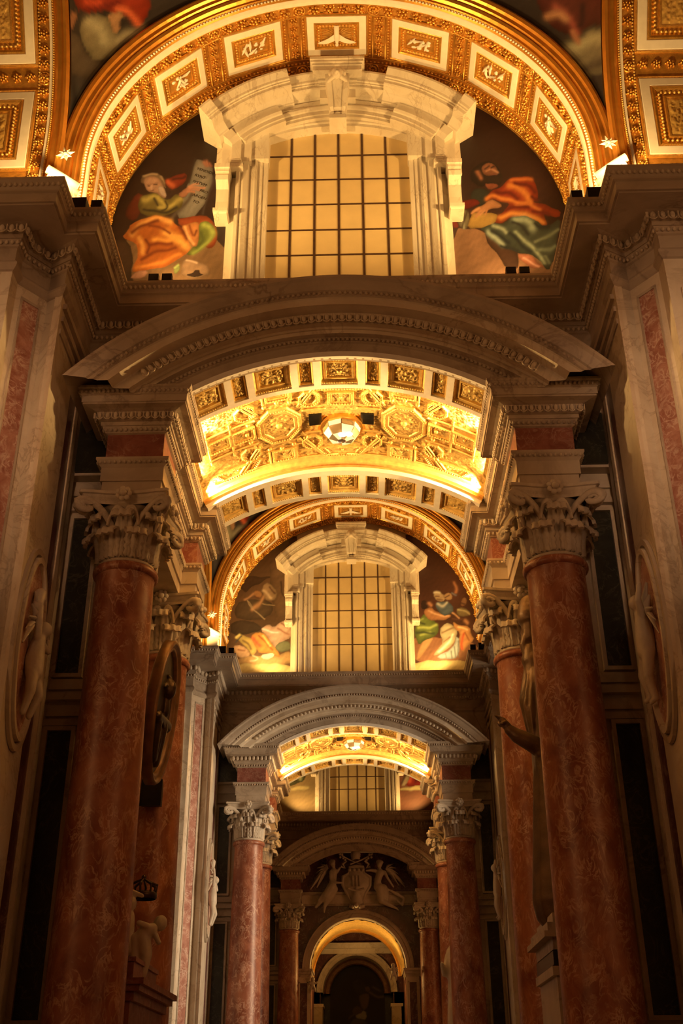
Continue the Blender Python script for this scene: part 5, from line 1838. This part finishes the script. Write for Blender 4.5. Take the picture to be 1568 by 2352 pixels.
# inscription on the painted tablet
def lettering(txt, cu, cv, size):
    c = bpy.data.curves.new('lettering', 'FONT')
    c.body = txt; c.size = size; c.align_x = 'LEFT'; c.extrude = .001
    tmp = bpy.data.objects.new('tmp', c); COL.objects.link(tmp)
    dg = bpy.context.evaluated_depsgraph_get()
    me = bpy.data.meshes.new_from_object(tmp.evaluated_get(dg))
    bpy.data.objects.remove(tmp)
    me.materials.clear(); me.materials.append(MATS['ink'])
    p = at(250 + cu / 5.407, 300 + cv / 5.407, YW - .02)
    o = bpy.data.objects.new('lettering', me); COL.objects.link(o)
    o.parent = mL1
    l = LOC[mL1.name]
    o.location = (p[0] - l[0], p[1] - l[1], p[2] - l[2])
    o.rotation_euler = (PI / 2, math.radians(25), 0)


for txt, cu, cv in (('VENDIDE', 1085, 480), ('RVNT·', 1058, 560), ('IVSTVM·', 1034, 638), ('PRO', 1118, 752), ('ARGEN', 1030, 806), ('TO·', 1032, 884)):
    lettering(txt, cu, cv, .092)

# ------------------------------------------------------------------ the closed end behind the farthest portal
Y0 = 2 * L
def Wp(u, v, y, crop, sc):
    p = at(crop[0] + u / sc, crop[1] + v / sc, y + Y0)
    return Vector((p[0], y, p[2]))


AX, AZ, AR = -.08, 7.25, 2.27
w = thing('wall_rear', None, None, (0, 16.0, 0), kind='structure')
def rear_wall():
    b = MB(); n = 48
    P = []
    for i in range(n + 1):
        x = -3.85 + 7.7 * i / n
        d = abs(x - AX)
        z0 = AZ + math.sqrt(AR ** 2 - d * d) if d < AR else AZ - .02
        P.append([(x, 15.95, z0), (x, 15.95, 12.62)])
    b.grid(P)
    for x0, x1 in ((-3.85, AX - AR), (AX + AR, 3.85)):
        b.box(x0, x1, 15.95, 19.9, 0, AZ)
    return b
part('tympanum', rear_wall, 'purple_marble', w)
part('string_course', MB().box(-3.0, 3.0, 15.78, 15.96, 10.62, 10.74).box(-3.0, 3.0, 15.86, 15.96, 10.1, 10.2), 'grey_marble', w)
part('inlay_field', MB().box(-2.8, 2.8, 15.92, 15.96, 10.2, 10.62), 'cream_marble', w)
part('archivolt', sweep_arc(AZ, [(AR, 16.2), (AR, 15.86), (AR + .03, 15.82), (AR + .20, 15.82), (AR + .22, 15.78), (AR + .33, 15.76), (AR + .38, 15.72), (AR + .40, 15.80), (AR + .40, 15.96)], -PI / 2, PI / 2, 40, AX), 'grey_marble', w)
def soffit3():
    n, k = 110, 34
    H = np.abs(noise2(n, k, 21, 6, 5.0)); H = np.sqrt(H / H.max())
    P = []
    for i in range(n):
        a = -PI / 2 + PI * i / (n - 1)
        P.append([(AX - .1 * j / (k - 1) + (AR - .07 * H[i, j]) * math.sin(a), 16.25 + 3.3 * j / (k - 1), AZ + (AR - .07 * H[i, j]) * math.cos(a)) for j in range(k)])
    return MB().grid(P, True)
part('gilt_soffit', soffit3, 'gold_pale', w)
part('plain_soffit', sweep_arc(AZ, [(AR - .0, 15.9), (AR - .0, 16.25)], -PI / 2, PI / 2, 40, AX), 'plaster', w)
part('inner_rib', sweep_arc(AZ, [(AR + .05, 19.5), (AR - .10, 19.52), (AR - .14, 19.56), (AR - .14, 19.8), (AR + .05, 19.85)], -PI / 2, PI / 2, 40, AX - .12), 'gold_moulding', w)
for s, side in ((-1, 'left'), (1, 'right')):
    xa = AX + s * AR
    part('impost', MB().box(xa - s * .12, s * 3.0, 15.62, 17.9, AZ - .10, AZ).box(xa - s * .06, s * 2.95, 15.70, 17.9, AZ - .24, AZ - .10).box(xa - s * .03, s * 2.9, 15.76, 17.9, AZ - .36, AZ - .24), 'grey_marble', w)
    part('door_pilaster', MB().box(xa, xa + s * .62, 15.80, 16.0, 0, AZ - .36), 'cream_marble', w)
    part('inlay_panel', MB().box(xa + s * .14, xa + s * .48, 15.775, 15.82, 2.5, AZ - .62), 'purple_marble', w)
    part('inlay_panel', MB().box(xa - s * .015, xa + s * .05, 16.2, 17.6, 2.5, AZ - .62), 'rose_panel_marble', w)
    part('panel_frame', MB().box(xa + s * .09, xa + s * .14, 15.765, 15.82, 2.5, AZ - .57).box(xa + s * .48, xa + s * .53, 15.765, 15.82, 2.5, AZ - .57).box(xa + s * .09, xa + s * .53, 15.765, 15.82, AZ - .62, AZ - .56), 'cream_marble', w)

# hall beyond the arch, with the altar painting
h = thing('wall_chapel', None, None, (0, 24, 0), kind='structure')
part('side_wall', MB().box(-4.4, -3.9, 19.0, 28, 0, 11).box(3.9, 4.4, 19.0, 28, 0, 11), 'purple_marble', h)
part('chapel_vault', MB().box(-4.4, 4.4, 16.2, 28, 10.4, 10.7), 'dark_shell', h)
def chapel_wall():
    b = MB(); n = 40; P = []
    for i in range(n + 1):
        x = -4.2 + 8.4 * i / n
        d = abs(x + .2)
        z0 = 6.75 + math.sqrt(1.95 ** 2 - d * d) if d < 1.95 else 0
        P.append([(x, 22.30, z0), (x, 22.30, 10.5)])
    b.grid(P)
    b.box(-4.2, -2.15, 22.30, 24.40, 0, 6.75); b.box(1.75, 4.2, 22.30, 24.40, 0, 6.75)
    return b
part('inner_wall', chapel_wall, 'purple_marble', h)
part('inner_cornice', MB().box(-4.2, 4.2, 21.90, 22.35, 8.88, 9.15).box(-4.2, 4.2, 22.10, 22.35, 8.62, 8.88), 'cream_marble', h)
part('inner_archivolt', sweep_arc(6.75, [(1.80, 24.00), (1.80, 22.25), (1.86, 22.20), (1.98, 22.20), (2.0, 22.14), (2.12, 22.12), (2.14, 22.30)], -PI / 2, PI / 2, 36, -.2), 'grey_marble', h)
part('inner_pilaster', MB().box(-2.5, -2.0, 22.12, 24, 0, 6.05), 'grey_marble', h)
part('inner_pilaster', MB().box(1.6, 2.1, 22.12, 24, 0, 6.05), 'grey_marble', h)
part('inner_impost', MB().box(-2.6, -1.95, 22.10, 24, 6.05, 6.2).box(1.55, 2.2, 22.10, 24, 6.05, 6.2), 'cream_marble', h)
part('niche_frame', sweep_arc(6.8, [(1.45, 24.30), (1.45, 23.70), (1.5, 23.62), (1.66, 23.62), (1.70, 23.56), (1.78, 23.60), (1.80, 24.00)], -PI / 2, PI / 2, 36, -.2), 'brown_wood', h)
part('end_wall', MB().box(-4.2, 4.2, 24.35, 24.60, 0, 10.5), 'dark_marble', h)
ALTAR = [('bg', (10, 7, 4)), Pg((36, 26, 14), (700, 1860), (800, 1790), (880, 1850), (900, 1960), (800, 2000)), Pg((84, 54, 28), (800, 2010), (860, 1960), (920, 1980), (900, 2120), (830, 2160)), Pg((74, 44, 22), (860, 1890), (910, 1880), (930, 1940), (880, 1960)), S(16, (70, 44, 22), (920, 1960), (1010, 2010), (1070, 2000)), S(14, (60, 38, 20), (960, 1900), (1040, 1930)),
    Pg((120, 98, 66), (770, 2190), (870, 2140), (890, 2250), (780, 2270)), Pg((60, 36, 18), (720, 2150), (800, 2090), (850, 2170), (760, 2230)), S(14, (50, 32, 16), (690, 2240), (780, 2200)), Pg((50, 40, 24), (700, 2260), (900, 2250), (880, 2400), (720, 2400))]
Yk = Y0
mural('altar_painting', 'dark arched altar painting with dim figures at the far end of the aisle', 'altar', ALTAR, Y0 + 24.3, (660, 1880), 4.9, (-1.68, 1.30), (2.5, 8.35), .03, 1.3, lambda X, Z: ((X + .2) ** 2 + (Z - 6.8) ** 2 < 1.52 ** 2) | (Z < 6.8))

# coat of arms with two angels
CR, SC = (660, 1880), 4.9
def A(u, v, d=0.0):
    p = Wp(u, v, 15.82, CR, SC); return (p.x, p.y - d, p.z)
t = thing('coat_of_arms', 'carved papal coat of arms with tiara and crossed keys over the farthest arch', 'coat of arms', A(775, 1000))
outline = [(690, 540), (775, 525), (860, 540), (872, 615), (945, 660), (945, 760), (885, 860), (855, 940), (870, 1000), (775, 1035), (690, 1000), (710, 940), (650, 840), (605, 750), (612, 650), (680, 615)]
def shield():
    b = MB(); c = (775, 760)
    rings = []
    for k, dep in ((1.0, -.1), (1.02, .12), (.94, .22), (.86, .16), (.80, .17), (.6, .30), (.3, .36), (.02, .38)):
        rings.append([A(c[0] + (u - c[0]) * k, c[1] + (v - c[1]) * k, dep) for u, v in outline])
    return b.grid(rings, True, cv=True)
part('cartouche', shield, 'statue_marble', t)
def charge():
    b = MB()
    for k in range(3):
        b.tube([A(735 + k * 38, 660, .36), A(735 + k * 38, 780, .40)], .045, 6)
    b.tube([A(690, 800, .3), A(775, 830, .42), A(860, 800, .3)], .05, 6)
    for k in range(4): b.sphere(A(700 + k * 50, 590, .25), .09, 8, 6)
    b.sphere(A(775, 985, .3), .13, 8, 6); b.sphere(A(735, 1000, .24), .09, 8, 6); b.sphere(A(815, 1000, .24), .09, 8, 6)
    return b
part('charges', charge, 'statue_marble', t, None, 'stuff')
tc = A(767, 470, .15)
part('tiara', MB().lathe([(.17, 0), (.22, .04), (.21, .10), (.24, .13), (.235, .20), (.25, .23), (.235, .30), (.24, .33), (.20, .42), (.12, .5), (.05, .54), (.06, .58), (.01, .62)], tc, 18), 'statue_marble', t)
for s in (-1, 1):
    def key(s=s):
        b = MB(); c = 767
        b.tube([A(c - s * 60, 520, .1), A(c + s * 70, 470, .12), A(c + s * 150, 425, .1)], .035, 7)
        for du, dv in ((155, 410), (175, 440), (140, 450), (178, 405), (120, 470)):
            b.sphere(A(c + s * du, dv, .1), .07, 7, 5)
        b.tube([A(c + s * 105, 480, .08), A(c + s * 145, 520, .1), A(c + s * 120, 560, .08), A(c + s * 165, 545, .08)], .06, 7)
        return b
    part('key', key(s), 'statue_marble', t)


def angel(label, caps, wing, at0):
    o = thing('carved_angel', label, 'statue', at0, 'angels beside the coat of arms')
    sculpt('body', caps, 'statue_marble', o, .04, None, 3)
    def wg():
        b = MB(); n = len(wing)
        root, tips = wing[0], wing[1:]
        for k, tp in enumerate(tips):
            p0 = Vector(A(*root, .12)); p2 = Vector(A(*tp, .02)); p1 = p0.lerp(p2, .45) + Vector((0, -.10, .05))
            b.tube([p0, p1, p2], [.06, .13, .03], 8, flat=.35)
        return b
    part('wing', wg(), 'statue_marble', o)


angel('carved winged angel leaning in on the left of the coat of arms', [
    (A(508, 520, .3), .15, A(512, 530, .3), .13), (A(490, 500, .25), .13, A(520, 495, .25), .10), (A(520, 560, .2), .09, A(520, 600, .2), .14), (A(520, 610, .2), .19, A(515, 690, .2), .17), (A(515, 690, .2), .17, A(505, 770, .18), .20),
    (A(490, 610, .3), .09, A(488, 690, .34), .075), (A(488, 690, .34), .075, A(550, 735, .38), .06), (A(550, 735, .38), .06, A(615, 738, .36), .05), (A(555, 610, .1), .08, A(590, 560, .12), .06),
    (A(500, 780, .2), .24, A(440, 880, .22), .22), (A(520, 800, .1), .22, A(470, 900, .12), .20), (A(440, 880, .22), .20, A(370, 930, .15), .12), (A(470, 900, .15), .17, A(420, 990, .12), .09), (A(420, 990, .12), .08, A(412, 1060, .06), .05), (A(370, 940, .15), .12, A(320, 1000, .1), .08),
    (A(450, 800, .3), .06, A(350, 930, .25), .06), (A(500, 820, .3), .05, A(430, 930, .28), .05)],
    [(455, 570), (430, 520), (380, 525), (335, 560), (318, 620), (300, 690), (270, 760), (258, 800), (330, 780), (380, 700)], A(420, 1000))
angel('carved winged angel with bare torso on the right of the coat of arms', [
    (A(1035, 525, .3), .15, A(1033, 540, .3), .13), (A(1020, 500, .25), .12, A(1055, 505, .25), .11), (A(1035, 565, .2), .08, A(1035, 600, .2), .12), (A(1040, 620, .2), .20, A(1015, 700, .2), .17), (A(1015, 700, .2), .17, A(1010, 780, .2), .19),
    (A(990, 600, .25), .09, A(930, 595, .3), .07), (A(930, 595, .3), .07, A(885, 600, .32), .05), (A(1090, 610, .2), .09, A(1130, 690, .24), .07), (A(1130, 690, .24), .07, A(1190, 780, .24), .05),
    (A(1040, 790, .22), .22, A(1050, 930, .24), .17), (A(1080, 790, .15), .20, A(1110, 900, .15), .15), (A(1050, 930, .24), .15, A(1150, 980, .18), .11), (A(1150, 980, .18), .10, A(1225, 1015, .12), .06), (A(1225, 1015, .12), .06, A(1245, 1035, .12), .04),
    (A(1030, 800, .36), .05, A(1040, 930, .36), .05), (A(1075, 800, .32), .05, A(1090, 900, .3), .04), (A(1130, 800, .1), .05, A(1220, 850, .12), .09), (A(1220, 850, .12), .09, A(1310, 900, .12), .08), (A(1310, 900, .12), .08, A(1290, 980, .12), .07), (A(1230, 930, .12), .07, A(1290, 980, .12), .06)],
    [(1110, 580), (1140, 515), (1190, 510), (1225, 560), (1250, 630), (1280, 690), (1320, 745), (1330, 780), (1255, 760), (1190, 690), (1140, 640)], A(1100, 1000))

# small carved children by the arch imposts
def small_putto(label, c, parent_group, k=1.0, lean=1):
    o = thing('small_putto', label, 'statue', (c[0], c[1], c[2]), parent_group)
    X = lambda a, b_, z: (c[0] + a * lean * k, c[1] + b_ * k, c[2] + z * k)
    sculpt('body', [(X(0, -.05, .62), .10, X(0, -.06, .60), .095), (X(0, 0, .46), .09, X(.02, 0, .25), .11), (X(.02, 0, .25), .11, X(.02, -.02, .14), .11), (X(-.08, -.03, .42), .05, X(-.2, -.08, .34), .042), (X(-.2, -.08, .34), .042, X(-.3, -.08, .44), .035), (X(.09, -.03, .42), .05, X(.2, -.08, .32), .04),
                     (X(-.04, -.05, .14), .075, X(-.12, -.16, .02), .06), (X(-.12, -.16, .02), .06, X(-.16, -.1, -.14), .04), (X(.07, -.05, .13), .075, X(.14, -.12, -.02), .06), (X(.14, -.12, -.02), .06, X(.16, -.05, -.18), .04)], 'statue_marble', o, .025 * k, None, 3)
    b = MB()
    for k2 in range(5):
        b.tube([X(.06, .08, .42), X(.2 + k2 * .02, .12, .52 - k2 * .07), X(.32 - k2 * .01, .12, .5 - k2 * .12)], [.03 * k, .05 * k, .02 * k], 6, flat=.4)
    part('wing', b, 'statue_marble', o)


p = Wp(1190, 1690, 15.5, CR, SC); small_putto('small carved child perched beside the right end of the gilded far arch', (p.x, 15.5, p.z - .35), None, .8)
p = Wp(285, 1830, 15.6, CR, SC); small_putto('small carved child below the left end of the gilded far arch', (p.x, 15.62, p.z - .35), None, .7, -1)
for s in (-1, 1):
    spot_light('arch_beam', (AX + s * 1.95, 17.2 + Y0, AZ + .12), (AX - s * 1.0, 17.4 + Y0, AZ + 2.0), 380, WARM, 150, .8, .06)

# ------------------------------------------------------------------ statues in the second passage
Y0 = L
p = at(1000, 1800, 16.6 + Y0); small_putto('small winged child perched high beside the right columns of the middle portal', (p[0] + .05, 16.6, p[2] - .45), None, 1.0)
o = thing('niche_statue', 'weathered robed statue half hidden behind the right columns of the middle portal', 'statue', (3.15, 17.5, 3.4))
c = (3.2, 17.5)
sculpt('body', [((c[0], c[1], 3.5), .42, (c[0], c[1], 4.9), .33), ((c[0], c[1], 4.9), .33, (c[0] - .05, c[1], 5.8), .30), ((c[0] - .05, c[1] - .02, 6.25), .19, (c[0] - .05, c[1] - .04, 6.35), .16), ((c[0] - .25, c[1], 5.75), .13, (c[0] - .42, c[1] - .1, 5.2), .10), ((c[0] - .42, c[1] - .1, 5.2), .10, (c[0] - .5, c[1] - .3, 5.5), .07),
               ((c[0] - .3, c[1] - .2, 3.5), .12, (c[0] - .2, c[1] - .15, 5.0), .08), ((c[0] - .1, c[1] - .3, 3.5), .12, (c[0] - .05, c[1] - .25, 5.0), .08)], 'statue_marble', o, .05, None, 3)
part('pedestal', MB().box(2.75, 3.8, 16.7, 18.2, 3.2, 3.4).box(2.85, 3.8, 16.8, 18.1, 0, 3.2).box(2.7, 3.8, 16.65, 18.25, 3.02, 3.12), 'grey_marble', o)

# ------------------------------------------------------------------ monuments in the first passage
Y0 = 0.0
CR2, S2 = (1120, 1360), 5.6
def B(u, v, y=17.3): q = at(CR2[0] + u / S2, CR2[1] + v / S2, y); return (q[0], y, q[2])
r = .00134
o = thing('pope_statue', 'towering marble statue of a mitred figure with one hand raised, behind the right near column', 'statue', (3.4, 17.45, 4.0))
caps = [(B(545, 180), 150 * r, B(540, 330), 165 * r), (B(560, 110), 90 * r, B(555, 160), 130 * r), (B(555, 430), 130 * r, B(560, 560), 120 * r), (B(470, 520), 40 * r, B(460, 560), 30 * r), (B(500, 600), 80 * r, B(470, 690), 60 * r), (B(470, 690), 60 * r, B(520, 780), 80 * r),
        (B(560, 760), 110 * r, B(570, 900), 130 * r), (B(610, 880), 150 * r, B(600, 1150), 125 * r), (B(600, 1150), 125 * r, B(560, 1420), 145 * r), (B(560, 1420), 140 * r, B(620, 1850), 95 * r),
        (B(760, 1100), 250 * r, B(900, 2300), 300 * r), (B(900, 2300), 300 * r, B(1000, 4000), 380 * r),
        (B(505, 960), 42 * r, B(440, 1400), 40 * r), (B(440, 1400), 40 * r, B(525, 1790), 30 * r), (B(540, 1060, 17.2), 40 * r, B(490, 1450, 17.15), 36 * r), (B(490, 1450, 17.15), 36 * r, B(560, 1800, 17.2), 30 * r), (B(590, 1000, 17.15), 36 * r, B(560, 1500, 17.1), 36 * r), (B(560, 1500, 17.1), 36 * r, B(600, 1900, 17.15), 30 * r),
        (B(470, 830), 30 * r, B(450, 860), 24 * r), (B(520, 800), 50 * r, B(500, 900), 36 * r)]
sculpt('body', caps, 'statue_bronze', o, .024, None, 1)
mc = B(560, 400)
part('mitre', MB().lathe([(.15, -.02), (.20, .0), (.215, .05), (.205, .07), (.225, .12), (.225, .18), (.212, .20), (.215, .25), (.19, .33), (.14, .40), (.07, .45), (.04, .47), (.045, .50), (.01, .53)], mc, 22), 'statue_bronze', o)
def Bh(u, v, d=0): q = B(u, v, 17.05 + d); return q
arm = [(Bh(680, 2010, .15), 120 * r, Bh(540, 1930), 105 * r), (Bh(540, 1930), 105 * r, Bh(380, 1850), 90 * r), (Bh(380, 1850), 88 * r, Bh(275, 1770), 66 * r), (Bh(590, 1880, .0), 30 * r, Bh(680, 2080, .05), 60 * r)]
sculpt('raised_arm', arm, 'statue_bronze', o, .022, None, 2)
hand = [(Bh(275, 1765), 55 * r, Bh(215, 1690), 52 * r), (Bh(215, 1690), 50 * r, Bh(190, 1655), 44 * r),
        (Bh(205, 1650, -.02), 21 * r, Bh(160, 1615, -.02), 18 * r), (Bh(160, 1615, -.02), 18 * r, Bh(95, 1590, -.02), 13 * r),
        (Bh(190, 1665, .02), 21 * r, Bh(145, 1632, .02), 18 * r), (Bh(145, 1632, .02), 17 * r, Bh(105, 1602, .02), 13 * r),
        (Bh(175, 1680, .05), 20 * r, Bh(135, 1680, .03), 18 * r), (Bh(135, 1680, .03), 17 * r, Bh(150, 1705, .0), 15 * r),
        (Bh(180, 1705, .06), 19 * r, Bh(145, 1710, .04), 16 * r), (Bh(145, 1710, .04), 15 * r, Bh(165, 1730, .02), 13 * r),
        (Bh(225, 1670, -.05), 20 * r, Bh(190, 1690, -.08), 18 * r), (Bh(190, 1690, -.08), 17 * r, Bh(160, 1690, -.06), 13 * r)]
sculpt('hand', hand, 'statue_bronze', o, .012, None, 1)
part('pedestal', MB().box(2.98, 3.85, 16.55, 18.2, 3.86, 4.0).box(2.82, 3.85, 16.4, 18.3, 3.66, 3.74).box(2.88, 3.85, 16.45, 18.25, 3.74, 3.86).box(2.94, 3.85, 16.5, 18.2, 3.50, 3.66).box(2.90, 3.85, 16.46, 18.2, 3.16, 3.28).box(2.96, 3.85, 16.52, 18.2, 0, 3.16), 'grey_marble', o)
part('dark_inlay', MB().box(2.93, 3.85, 16.49, 18.2, 3.30, 3.48), 'dark_marble', o)

# left: tilted bronze medallion over a tomb with children
C0 = Vector((-2.98, 17.1, 7.25)); tl = .10
vu, vv, vn = Vector((0, 1, 0)), Vector((tl, 0, 1)).normalized(), Vector((1, 0, -tl)).normalized()
def D(a, b_, n=0.0): q = C0 + vu * a + vv * b_ + vn * n; return tuple(q)
o = thing('bronze_medallion', 'large tilted oval bronze portrait medallion with gilt rim behind the left near column', 'medallion', D(0, -1.2))
def oval(prof, n=56):
    b = MB(); P = []
    for i in range(n):
        q = 2 * PI * i / n
        P.append([D((.82 + e) * math.cos(q), (1.16 + e) * math.sin(q), d) for e, d in prof])
    return b.grid(P, True, cu=True)
part('rim', oval([(-.16, .0), (-.14, .06), (-.10, .07), (-.07, .05), (-.04, .10), (0, .11), (.03, .07), (.04, -.06), (-.1, -.12)]), 'brown_wood', o)
def ofield():
    b = MB(); n = 48
    vs = [D(.70 * math.cos(2 * PI * i / n), 1.04 * math.sin(2 * PI * i / n), .01) for i in range(n)] + [D(0, 0, .03)]
    return b.add(vs, [(i, (i + 1) % n, n) for i in range(n)])
part('field', ofield(), 'bronze', o)
pc = [(D(.02, .42, .03), .15, D(.02, .34, .03), .15), (D(-.13, .40, .02), .05, D(-.17, .36, .02), .03), (D(.02, .18, .02), .09, D(.05, .0, .02), .11), (D(-.3, -.18, .0), .10, D(.38, -.14, .02), .12), (D(-.3, -.12, .05), .04, D(.0, -.25, .08), .035), (D(.0, -.25, .08), .035, D(.38, -.12, .06), .04),
      (D(-.2, -.25, .0), .10, D(-.05, -.8, .0), .08), (D(.1, -.25, .0), .14, D(.12, -.8, .0), .10), (D(.35, -.2, .02), .05, D(.22, -.8, .02), .04), (D(.0, -.3, .06), .035, D(.0, -.8, .05), .03), (D(.2, -.3, .06), .03, D(.16, -.85, .05), .03)]
for i in range(9):
    a_ = -.6 + i * .33
    pc.append((D(.03 + .17 * math.cos(a_), .42 + .17 * math.sin(a_), .03), .045, D(.04 + .19 * math.cos(a_), .38 + .2 * math.sin(a_), .03), .04))
for i in range(4): pc.append((D(.2 + .03 * (i % 2), .3 - i * .09, .03), .045, D(.22, .26 - i * .09, .03), .04))
sculpt('portrait', pc, 'bronze', o, .016, None, 2)
o = thing('tomb_base', 'brown marble tomb base with projecting ledge beside the left near column', 'tomb', (-3.3, 17.6, 0))
part('ledge', MB().box(-3.8, -2.74, 16.05, 19.0, 3.06, 3.14).box(-3.8, -2.80, 16.1, 18.95, 2.98, 3.06).box(-3.8, -2.88, 16.16, 18.9, 2.86, 2.98), 'frieze_marble', o)
part('body', MB().box(-3.8, -2.94, 16.22, 18.85, 0, 2.86), 'frieze_marble', o)
part('upper_block', MB().box(-3.8, -2.92, 16.2, 18.0, 3.14, 3.36).box(-3.8, -2.89, 16.17, 18.03, 3.36, 3.42), 'frieze_marble', o)
CR4, S4 = (260, 1980), 6.325
def E(u, v, y=16.95): q = at(CR4[0] + u / S4, CR4[1] + v / S4, y); return (q[0], y, q[2])
r4 = .0074 / S4
o = thing('marble_child', 'dim marble child with round head against the left near column above the tomb', 'statue', E(230, 1500))
sculpt('body', [(E(255, 590), 80 * r4, E(250, 620), 78 * r4), (E(220, 780), 80 * r4, E(200, 980), 95 * r4), (E(250, 850), 55 * r4, E(240, 1000), 55 * r4), (E(180, 1000), 90 * r4, E(130, 1300), 90 * r4), (E(130, 1300), 85 * r4, E(110, 1480), 70 * r4), (E(230, 1100), 60 * r4, E(280, 1300), 60 * r4), (E(270, 430), 35 * r4, E(420, 490), 30 * r4), (E(270, 430), 35 * r4, E(200, 700), 40 * r4)], 'statue_marble', o, .022, None, 2)
o = thing('marble_child', 'dim marble child leaning forward over the upper block of the left tomb', 'statue', E(420, 1600))
sculpt('body', [(E(690, 870, 17.2), 85 * r4, E(680, 900, 17.2), 90 * r4), (E(560, 970), 75 * r4, E(430, 1050), 90 * r4), (E(500, 930, 16.85), 40 * r4, E(370, 880, 16.85), 36 * r4), (E(600, 1040), 40 * r4, E(660, 1170), 34 * r4), (E(430, 1080), 95 * r4, E(470, 1330), 85 * r4), (E(480, 1340), 75 * r4, E(420, 1620), 62 * r4), (E(330, 1120), 80 * r4, E(300, 1400), 60 * r4), (E(300, 1400), 60 * r4, E(290, 1600), 50 * r4)], 'statue_marble', o, .022, None, 2)
o = thing('crown_cushion', 'dark crown resting behind the marble child over the left tomb', 'crown', E(420, 560, 17.3))
cc = Vector(E(420, 540, 17.3))
part('band', MB().lathe([(.20, 0), (.22, .02), (.22, .08), (.20, .10), (.18, .05)], cc, 18), 'bronze', o)
b = MB()
for i in range(8):
    a = i * PI / 4
    b.tube([cc + Vector((.2 * math.cos(a), .2 * math.sin(a), .08)), cc + Vector((.22 * math.cos(a), .22 * math.sin(a), .2)), cc + Vector((0, 0, .3))], [.02, .02, .015], 5)
b.sphere(cc + Vector((0, 0, .32)), .04, 8, 6)
part('hoops', b, 'bronze', o)
o = thing('loudspeaker', 'black box loudspeaker fixed to the far left column below the oval medallion', 'loudspeaker', (-3.3, 18.62, 6.0))
part('cabinet', MB().add([(-3.50, 18.50, 6.06), (-3.14, 18.50, 6.06), (-3.16, 18.76, 6.1), (-3.48, 18.76, 6.1), (-3.50, 18.54, 6.52), (-3.14, 18.54, 6.52), (-3.16, 18.76, 6.48), (-3.48, 18.76, 6.48)],
     [(0, 3, 2, 1), (4, 5, 6, 7), (0, 1, 5, 4), (1, 2, 6, 5), (2, 3, 7, 6), (3, 0, 4, 7)]), 'black_metal', o)
part('bracket', MB().box(-3.34, -3.28, 18.7, 18.86, 6.2, 6.4), 'black_metal', o)
